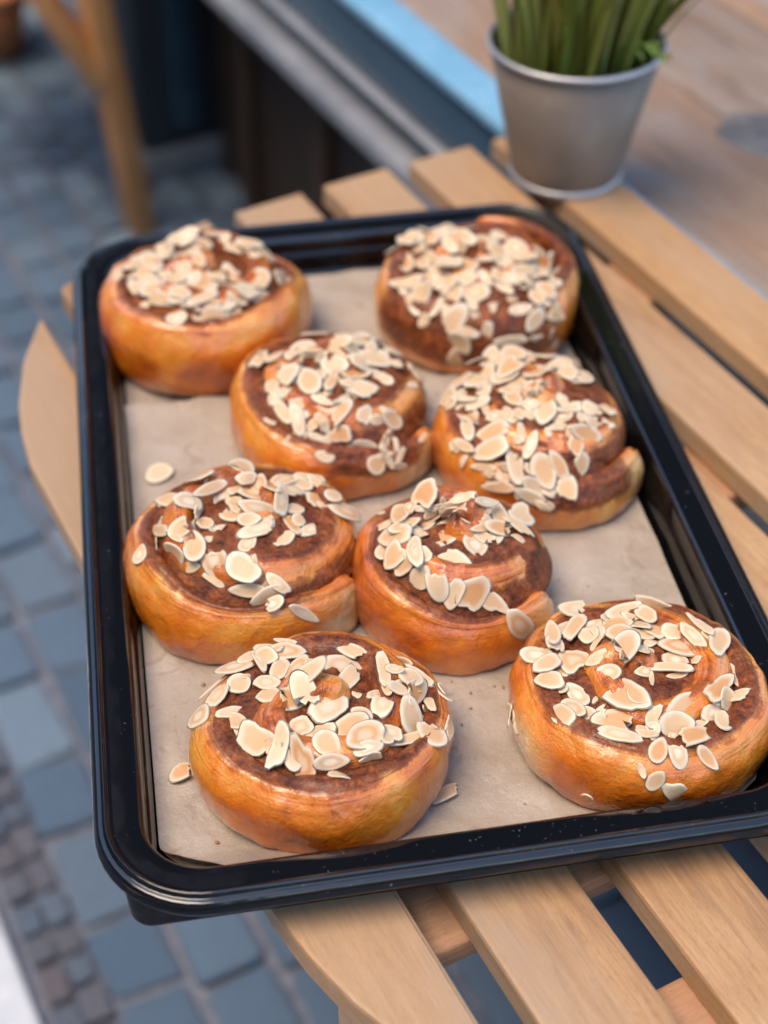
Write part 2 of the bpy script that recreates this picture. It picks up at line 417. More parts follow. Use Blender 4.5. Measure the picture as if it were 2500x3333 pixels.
bm = bmesh.new(); box_bm(bm, -.085, .10, -.145, .145, 0, .05, .006); mesh_obj('plinth', bm, M['flange'], pil)

bld = empty('shop_building', P(.84, -2.48, 0)); bld.rotation_euler = (0, 0, RZ)
tag(bld, 'tall dark fronted shop building rising behind the slate pillar', 'building')
bm = bmesh.new(); box_bm(bm, 0, 5, 0, 9, 0, 8.5, .01); mesh_obj('wall', bm, M['pillar'], bld)
for k in range(4):
    for zf_ in (.7, 3.4, 5.9):
        bm = bmesh.new(); box_bm(bm, -.05, -.003, .6 + k * 2.0, 1.9 + k * 2.0, zf_, zf_ + 1.7, .004); w_ = mesh_obj('window', bm, M['riser'], bld)
        bm = bmesh.new(); box_bm(bm, -.056, -.052, .68 + k * 2.0, 1.82 + k * 2.0, zf_ + .08, zf_ + 1.62, 0); mesh_obj('pane', bm, M['pane'], w_, smooth=False)
opp = empty('opposite_building', P(-5.2, -1.5, 0)); opp.rotation_euler = (0, 0, RZ)
tag(opp, 'long row of plastered houses across the narrow street', 'building')
bm = bmesh.new(); box_bm(bm, -6, 0, -16, 16, 0, 8.5, .01); mesh_obj('wall', bm, M['plaster'], opp)
for k in range(10):
    for zf_ in (.9, 3.7, 6.2):
        bm = bmesh.new(); box_bm(bm, .003, .06, -15 + k * 3.1, -13.6 + k * 3.1, zf_, zf_ + 1.7, .004); w_ = mesh_obj('window', bm, M['riser'], opp)
        bm = bmesh.new(); box_bm(bm, .062, .066, -14.92 + k * 3.1, -13.68 + k * 3.1, zf_ + .08, zf_ + 1.62, 0); mesh_obj('pane', bm, M['pane'], w_, smooth=False)

# a dark knot in the counter top, standing a little proud of the worn plank
kv, kf = [(0, 0, .0022)], []
for k in range(28):
    a = 2 * math.pi * k / 28; r = 1 + .10 * math.sin(2 * a + 1) + .07 * math.sin(5 * a)
    kv += [(.026 * r * math.cos(a), .034 * r * math.sin(a), .0016), (.031 * r * math.cos(a), .040 * r * math.sin(a), -.002)]
for k in range(28):
    k2 = (k + 1) % 28; kf += [(0, 1 + 2 * k, 1 + 2 * k2), (1 + 2 * k, 2 + 2 * k, 2 + 2 * k2, 1 + 2 * k2)]
kn = py_obj('knot', kv, kf, M['dishmetal'], cnt); kn.location = (.795 - .62, .872 - .9, ZC - .0035)

# ------------------------------------------------------------------ slatted table
tab = empty('slatted_table', P(.383, -.54, 0)); tab.rotation_euler = (0, 0, RZ)
tag(tab, 'slatted acacia table with rounded corners carrying the black pastry tray', 'table')
NL = [(.1365, .190), (.2115, .264), (.2845, .3335), (.3545, .409), (.4275, .481), (.500, .5535), (.5735, .626)]
KN = [(.1355, -.700), (.139, -.732), (.147, -.766), (.165, -.812), (.188, -.849), (.215, -.880), (.255, -.899), (.33, -.912), (.45, -.919), (.64, -.921)]
def t_back(n): return float(np.interp(n, [a for a, _ in KN], [b_ for _, b_ in KN]))
def slat(n0, n1):
    N_ = 14; ns = [n0 + (n1 - n0) * i / N_ for i in range(N_ + 1)]
    loop = [(q, t_back(q)) for q in ns] + [(q, -1.08 - t_back(q)) for q in reversed(ns)]
    bm = bmesh.new(); mid = (n0 + n1) / 2
    vs = [bm.verts.new((q - mid, -(t + .54), TABLE)) for q, t in loop]
    f = bm.faces.new(vs)
    if f.normal.z < 0: f.normal_flip()
    bm.normal_update()
    r = bmesh.ops.extrude_face_region(bm, geom=[f])
    bmesh.ops.translate(bm, vec=(0, 0, -.018), verts=[v for v in r['geom'] if isinstance(v, bmesh.types.BMVert)])
    bmesh.ops.recalc_face_normals(bm, faces=bm.faces)
    es = [e for e in bm.edges if abs(e.verts[0].co.z - e.verts[1].co.z) < 1e-5]
    bmesh.ops.bevel(bm, geom=es, offset=.0022, segments=2, profile=.5, affect='EDGES')
    o = mesh_obj('slat', bm, M['acacia'], tab, smooth=False); o.location = (mid - .383, 0, 0)
    return o
for a, b_ in NL: slat(a, b_)
def rail(name, t0, t1, n0, n1, z0, z1, m='rail'):
    bm = bmesh.new(); box_bm(bm, -(t1 - t0) / 2, (t1 - t0) / 2, -(n1 - n0) / 2, (n1 - n0) / 2, z0, z1, .002)
    o = mesh_obj(name, bm, M[m], tab); o.rotation_euler = (0, 0, math.pi / 2)
    o.location = ((n0 + n1) / 2 - .383, -((t0 + t1) / 2 + .54), 0)
zt = TABLE - .0183
for t0, t1 in ((-.378, -.3255), (-.267, -.215), (-.865, -.813), (-.755, -.703), (-.565, -.513)):
    rail('rail', t0, t1, .150 if -.6 < t1 < -.28 else .235, .617, zt - .0155, zt)
for nn, tt in ((.167, -.322), (.590, -.30), (.37, -.80), (.600, -.80)):
    p0 = Vector((nn - .383, -(tt + .54), zt - .016)); bar('leg', (p0.x, p0.y, 0), p0, .030, .034, M['acacia'], tab)
rail('leg_rail', -.335, -.305, .19, .57, .18, .21)

# ------------------------------------------------------------------ tray
TO = Vector((.0022, .6564, ZR)); TY = math.radians(9.741)
TW, TL = .33 / 2, .5258 / 2
tray = empty('pastry_tray', (TO.x, TO.y, TABLE), TY)
tag(tray, 'glossy black plastic tray lined with kraft paper and full of almond rolls', 'tray')
def ring(off, z, rc, nseg=12):
    hx, hy = TW + off, TL + off; pts = []
    for cx, cy, a0 in ((1, 1, 0), (-1, 1, 90), (-1, -1, 180), (1, -1, 270)):
        for k in range(nseg + 1):
            a = math.radians(a0 + 90 * k / nseg)
            pts.append((cx * (hx - rc) + rc * math.cos(a), cy * (hy - rc) + rc * math.sin(a), z))
    # straight runs subdivided so that they can be a little uneven
    return pts
def sweep(name, rings, m, parent, cap0=False, cap1=False):
    nP = len(rings[0]); v = [p for r in rings for p in r]; f = []
    for i in range(len(rings) - 1):
        for k in range(nP):
            k2 = (k + 1) % nP; f.append((i * nP + k, i * nP + k2, (i + 1) * nP + k2, (i + 1) * nP + k))
    if cap1: f.append(tuple((len(rings) - 1) * nP + k for k in range(nP)))
    if cap0: f.append(tuple(reversed(range(nP))))
    o = py_obj(name, v, f, m, parent); bm = bmesh.new(); bm.from_mesh(o.data)
    bmesh.ops.recalc_face_normals(bm, faces=bm.faces); bm.to_mesh(o.data); bm.free(); return o
RC = .046; zb = ZR - TABLE
prof = [(.0036, -.0088), (.0042, -.0086), (.0044, -.0080), (.0042, -.0073), (.0024, -.0036), (.0021, -.0031), (.0016, -.0028), (.0003, -.0027), (-.0002, -.0026), (-.0005, -.0022), (-.0008, -.0008), (-.0011, -.0002), (-.0017, .0001),
        (-.0023, -.0002), (-.0027, -.0009), (-.0031, -.0016), (-.0036, -.0019), (-.0050, -.0020), (-.0105, -.0022), (-.0148, -.0026), (-.0160, -.0030), (-.0170, -.0038), (-.0178, -.0055)]
rim = sweep('rim', [ring(o_, z_ + zb, RC + o_) for o_, z_ in prof], M['plastic'], tray)
innr = [(-.0178, -.0055), (-.0186, -.0130), (-.0194, -.0145), (-.0202, -.0150), (-.0207, -.0162), (-.0220, -.0255), (-.0230, -.0275), (-.0252, -.0287)]
basin = sweep('basin', [ring(o_, z_ + zb, max(.016, RC + o_ - .004 * k / 3)) for k, (o_, z_) in enumerate(innr)], M['basin_plastic'], tray, cap1=True)
outr = [(.0036, -.0083), (.0030, -.0040), (-.0066, -.0042), (-.0070, -.0060), (-.0082, -.0275), (-.0092, -.0297), (-.0120, -.0299)]
body = sweep('outer_body', [ring(o_, z_ + zb, (RC + o_) if k < 2 else (.014, .012, .010, .009, .008)[k - 2]) for k, (o_, z_) in enumerate(outr)], M['matte_plastic'], tray, cap1=True)
body.data.polygons.foreach_set('use_smooth', [False] * len(body.data.polygons))
for o_ in (rim, basin, body):
    pass

# paper liners: lie in the tray, a lower sheet and an upper one overlapping it
PZ = ZR - .0283
def liner(name, x0, x1, y0, y1, z, seed, label, lift=None, rough=None, nx=70, ny=90):
    v, f = [], []
    for j in range(ny + 1):
        for i in range(nx + 1):
            u, w = i / nx, j / ny
            x = x0 + (x1 - x0) * u; y = y0 + (y1 - y0) * w
            if rough and j == ny: y += rough * noise.noise(Vector((x * 30, seed, 0))) + rough * .4 * noise.noise(Vector((x * 120, seed, 2)))
            q = noise.noise(Vector((x * 16, y * 14, seed))) ; q2 = noise.noise(Vector((x * 38, y * 30, seed + 7)))
            cr = abs(noise.noise(Vector((x * 11 + y * 9, y * 7 - x * 4, seed + 3))))
            zz = z + .0007 * (q + .4) + .0003 * (q2 + .5) + .0017 * max(0, .10 - cr) / .10
            if lift:
                zz += lift(x, y); y, dz_ = front_curl(x, y); zz += dz_
            zz = max(zz, z)
            sx_, sy_ = math.copysign(1, x), math.copysign(1, y)      # the corners fold up inside the rounded corners of the tray
            ddx, ddy = x - .119 * sx_, y - .217 * sy_
            s_ = ddx * .68 * sx_ + ddy * .73 * sy_ - .0150
            if s_ > 0 and abs(y) > .19:
                x -= .68 * sx_ * s_ * .72; y -= .73 * sy_ * s_ * .72; zz += .42 * s_
            v.append((x, y, zz))
    for j in range(ny):
        for i in range(nx):
            a = j * (nx + 1) + i; f.append((a, a + 1, a + nx + 2, a + nx + 1))
    o = py_obj(name, v, f, M['paper']); o.location = (TO.x, TO.y, 0); o.rotation_euler = (0, 0, TY)
    return tag(o, label, 'paper')
liner('paper_liner', -.1410, .1400, -.232, .2370, PZ, 1.0, 'lower kraft paper sheet showing at the back of the black tray')
def lift(x, y):
    b_ = max(0, (y - .095) / .02) * max(0, (-.08 - x) / .06)
    return .0015 * min(b_, 1) + .0028 * max(0, min(1, (y - .078) / .03)) ** 2
def front_curl(x, y):                       # the front edge leans up against the tray wall near the left corner
    e = max(0, -.221 - y) / .0155; q = .15 + .95 * math.exp(-((x + .108) / .026) ** 2) + .3 * math.exp(-((x + .04) / .03) ** 2)
    return (y + .0155 * e - (.0145 * e + .0075 * e * e * min(q, 1)) , .0165 * e ** 1.6 * q)
liner('paper_liner', -.1422, .1395, -.2365, .107, PZ + .0018, 5.0, 'upper kraft paper sheet under the front pastries with a torn back edge', lift, .004)

# ------------------------------------------------------------------ almond rolls
def sp(x, p): return np.sign(x) * np.abs(x) ** p
def smooth(x, a, b_):
    q = np.clip((x - a) / (b_ - a), 0, 1); return q * q * (3 - 2 * q)
def coil(R, H, th, seed, turns=2.35, p1=.010, wmax=.027, wtail=.013, flare=.0015, h0=.80, htail=.56, towers=0., squash=(1, 1), fillw=0., slope=.16, patches=(), paleat=()):
    """one strip of dough wound clockwise from its tail (angle th) to the middle; returns verts, faces, uv, fill, pale, bake"""
    U = turns * 2 * math.pi; du = .033; nu = int(U / du) + 1; nv = 46
    cap = 12
    us = np.concatenate([np.zeros(cap), np.linspace(0, U, nu)])
    capk = np.concatenate([np.linspace(0, 1, cap, endpoint=False), np.ones(nu)])      # 0 at the very tip of the tail
    first = np.clip(us / (2 * math.pi), 0, 1); later = np.clip((us - 2 * math.pi) / (2 * math.pi), 0, None)
    lastr = .012
    pitch = (R - p1 - lastr) / max(turns - 1, .1)
    ro = R - p1 * first - pitch * later
    w = wtail + (wmax - wtail) * smooth(us, 0, 3.2); w = np.minimum(w, ro * 1.7)
    rc = ro - w / 2 + flare * np.exp(-us / .35)
    hh = H * (htail + (h0 - htail) * smooth(us, 0, 2.0) + (1 - h0) * smooth(us, 3.6, U * .92) + towers * smooth(us, 5.4, 7.4) * (1 - smooth(us, 10, 13)))
    rn = random.Random(seed); ph = [rn.uniform(0, 6.28) for _ in range(6)]
    ro_w = .0016 * np.sin(us * 2 + ph[0]) + .0011 * np.sin(us * 3.3 + ph[1]); rc = rc + ro_w * np.clip(rc / .03, 0, 1)
    hh = hh * (1 + .035 * np.sin(us * 1.7 + ph[2]) + .025 * np.sin(us * 3.9 + ph[3]))
    psi = np.linspace(0, 2 * math.pi, nv, endpoint=False)
    cs, sn = np.cos(psi), np.sin(psi)
    A = .5 * sp(cs, .90)                                        # radial, outward +
    Zs = .44 + .56 * sp(sn, .88)
    Zs = np.where(sn < 0, .44 + .50 * sp(sn, .8), Zs)
    ck = np.sqrt(1 - (1 - capk) ** 2)[:, None]
    tipoff = (1 - capk) * .011                            # tip pushed out along the tangent
    a = A[None, :] * w[:, None] * (.10 + .90 * ck)
    z = (.44 + (Zs[None, :] - .44) * (.10 + .90 * ck)) * hh[:, None]
    z = z - slope * a / w[:, None] * hh[:, None] * np.clip(sn, 0, 1)[None, :]
    ang = th - us
    r = rc[:, None] + a
    tx, ty = np.sin(ang), -np.cos(ang)                           # direction of growing u (clockwise)
    X = r * np.cos(ang)[:, None] - (tx * tipoff)[:, None]; Y = r * np.sin(ang)[:, None] - (ty * tipoff)[:, None]
    z = np.maximum(z, .0008)
    X *= squash[0]; Y *= squash[1]
    Pn = np.stack([X, Y, z], -1)
    dU = np.gradient(Pn, axis=0); dV = np.roll(Pn, -1, 1) - np.roll(Pn, 1, 1)
    N = np.cross(dV, dU); N /= np.linalg.norm(N, axis=-1, keepdims=True) + 1e-12
    outward = np.stack([np.cos(ang)[:, None] * cs[None, :], np.sin(ang)[:, None] * cs[None, :], np.broadcast_to(sn, X.shape)], -1)
    N *= np.sign((N * outward).sum(-1, keepdims=True) + 1e-9)
    so = seed * 3.17
    flat = Pn.reshape(-1, 3)
    nz = np.fromiter((noise.noise((p[0] * 26 + so, p[1] * 26, p[2] * 26)) * .0026 + noise.noise((p[0] * 64, p[1] * 64 + so, p[2] * 40)) * .0012
                      + noise.noise((p[0] * 190, p[1] * 190, p[2] * 190 + so)) * .00042 - .0005 * max(0, .09 - abs(noise.noise((p[0] * 34 + so, p[1] * 34, p[2] * 22)))) / .09 for p in flat), float, len(flat)).reshape(X.shape)
    slen = us * np.maximum(rc, .01)
    per = np.cumsum(np.abs(np.diff(np.concatenate([A, A[:1]]) * .025)) + np.abs(np.diff(np.concatenate([Zs, Zs[:1]]) * .05)))
    lam = np.sin(per[None, :] * 1900 + 2.2 * np.sin(us * 1.3 + ph[4])[:, None] + 1.2 * np.sin(us * 4.1 + ph[5])[:, None]) * .00048
    lam = lam * smooth(sn + .15 * cs, .50, .95)[None, :]
    Pn = Pn + N * (nz + lam)[..., None]
    Pn[..., 2] = np.maximum(Pn[..., 2], .0006)
    # where the filling shows: inner flank and inner half of the top; flank of the inner coil too
    inner = smooth(-cs, -.25 - fillw, .35 - fillw)[None, :] * smooth(sn, -.4, .1)[None, :]
    inner = inner * np.ones_like(X) * smooth(us, .10, .55)[:, None]
    twr = smooth(us, 5.2, 6.4)[:, None] * smooth(cs, .1, .5)[None, :] * smooth(-np.abs(sn - .35), -.62, -.30)[None, :]
    twr = twr * (1 - smooth(us, 8.6, 10.2))[:, None]
    core = smooth(us, 2 * math.pi, 2 * math.pi + 1.2)[:, None]
    fill = np.clip(inner * (1 - .62 * core) + twr * .95, 0, 1)
    fill = np.where(sn[None, :] < -.5, 0, fill)
    outer = 1 - smooth(us, 5.0, 6.2)
    for a0, wd, st_, lo_ in patches:
        dd = np.abs((ang - math.radians(a0) + math.pi) % (2 * math.pi) - math.pi)
        fill = np.maximum(fill, st_ * (outer * (1 - smooth(dd, math.radians(wd) * .55, math.radians(wd))))[:, None] * smooth(sn, lo_ - .25, lo_ + .25)[None, :])
    pale = np.clip((1 - smooth(us, .0, .40))[:, None] * np.ones_like(X) * (.55 + .45 * (1 - capk))[:, None] * smooth(cs - .4 * sn, -.4, .3)[None, :], 0, 1)
    for a0, wd in paleat:
        dd = np.abs((ang - math.radians(a0) + math.pi) % (2 * math.pi) - math.pi)
        pale = np.maximum(pale, (outer * (1 - smooth(dd, 0, math.radians(wd))))[:, None] * (smooth(cs, -.1, .5) * (1 - smooth(sn, .1, .75)))[None, :])
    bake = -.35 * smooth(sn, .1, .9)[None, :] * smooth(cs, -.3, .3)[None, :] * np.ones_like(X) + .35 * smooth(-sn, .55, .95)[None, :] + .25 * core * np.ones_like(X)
    nU = len(us); idx = np.arange(nU * nv).reshape(nU, nv)
    f = []
    for i in range(nU - 1):
        r0, r1 = idx[i], idx[i + 1]
        for k in range(nv):
            k2 = (k + 1) % nv; f.append((r0[k], r1[k], r1[k2], r0[k2]))
    f.append(tuple(idx[0])); f.append(tuple(idx[-1][::-1]))
    uvv = np.stack([np.broadcast_to(slen[:, None], X.shape), np.broadcast_to(per[None, :], X.shape)], -1)
    lamw = smooth(sn + .12 * cs, .50, 1.0)[None, :] * np.ones_like(X) + .8 * core * smooth(cs, -.2, .5)[None, :]
    return Pn.reshape(-1, 3), f, uvv.reshape(-1, 2), fill.reshape(-1), pale.reshape(-1), bake.reshape(-1), np.clip(lamw, 0, 1).reshape(-1)
def filling_mesh(R, H, seed, lvl=.55, ext=.86, squash=(1, 1), off=(0, 0)):
    v, f = [], []; nr, na = 26, 72
    for i in range(nr + 1):
        q = i / nr
        for k in range(na):
            a = 2 * math.pi * k / na; r = max(q, .01) * R * ext
            x, y = r * math.cos(a) * squash[0] + off[0], r * math.sin(a) * squash[1] + off[1]
            z = H * (lvl + .28 * (1 - q * q)) - (.010 * max(0, q - .8) / .2)
            z += .0022 * noise.noise((x * 60, y * 60, seed)) + .0012 * noise.noise((x * 170, y * 170, seed + 4))
            v.append((x, y, z))
    for i in range(nr):
        for k in range(na):
            k2 = (k + 1) % na; f.append((i * na + k, (i + 1) * na + k, (i + 1) * na + k2, i * na + k2))
    return v, f
D = math.radians
#        x       y      R     H     tail  extra
BUNS = [
    dict(x=-0.1150, y=0.8082, R=0.0718, H=.0585, th=D(75), seed=1, brown=.58, squash=(1.0, .95), h0=.86, p1=.012, fillw=.05,
         label='back left almond roll with a smooth broad glazed side facing front'),
    dict(x=0.0575, y=0.8301, R=0.0708, H=.0580, th=D(80), seed=2, htail=.68, patches=((-100, 75, .95, -.3),), squash=(1.0, 1.0), h0=.80, p1=.012, fillw=.35, slope=.24,
         label='back right almond roll with dark chocolate showing across its front'),
    dict(x=-0.0307, y=0.7132, R=0.0650, H=.0575, th=D(-30), seed=3, paleat=((-38, 22),), patches=((-62, 34, .8, .25),), squash=(1.0, 1.0), h0=.74, htail=0.52, towers=.04, fillw=.18, slope=.26,
         label='almond roll in the middle of the tray with pale cut end towards the right'),
    dict(x=0.0846, y=0.6884, R=0.0625, H=.0580, th=D(-22), seed=4, wtail=0.017, patches=((-62, 42, .9, .15),), squash=(.97, 1.10), h0=.76, htail=0.5, flare=0.003, fillw=.30, slope=.24,
         label='almond roll by the right tray wall with a protruding dough tail'),
    dict(x=-0.0715, y=0.5903, R=0.0682, H=.0570, th=D(-33), seed=5, fillw=0.15, paleat=((-40, 20),), squash=(1.0, .97), h0=.74, htail=.60, towers=.13, wmax=.025, slope=.30,
         label='almond roll by the left tray wall with a tall chocolate smeared centre'),
    dict(x=0.0362, y=0.5760, R=0.0586, H=.0590, th=D(-38), seed=6, fillw=0.08, brown=.80, squash=(1.0, .92), h0=.72, htail=.55, towers=.12, wmax=.023, slope=.28,
         label='deep brown almond roll at the centre front with a dark open swirl'),
    dict(x=-0.0303, y=0.4671, R=0.0656, H=.0500, th=D(62), seed=7, brown=.52, squash=(1.0, .93), h0=.84, p1=.009, fillw=0.22, slope=.14,
         label='front left almond roll nearest the camera with an evenly golden side'),
    dict(x=0.1194, y=0.4904, R=0.0677, H=.0470, th=D(118), seed=8, paleat=((206, 26),), squash=(1.0, .92), h0=.86, p1=.008, fillw=0.3, slope=.14,
         label='front right almond roll touching the tray rim with a pale streak at left'),
]
def bun_geometry(s):
    kw = {k: v for k, v in s.items() if k not in ('x', 'y', 'label', 'brown')}
    return coil(**kw)
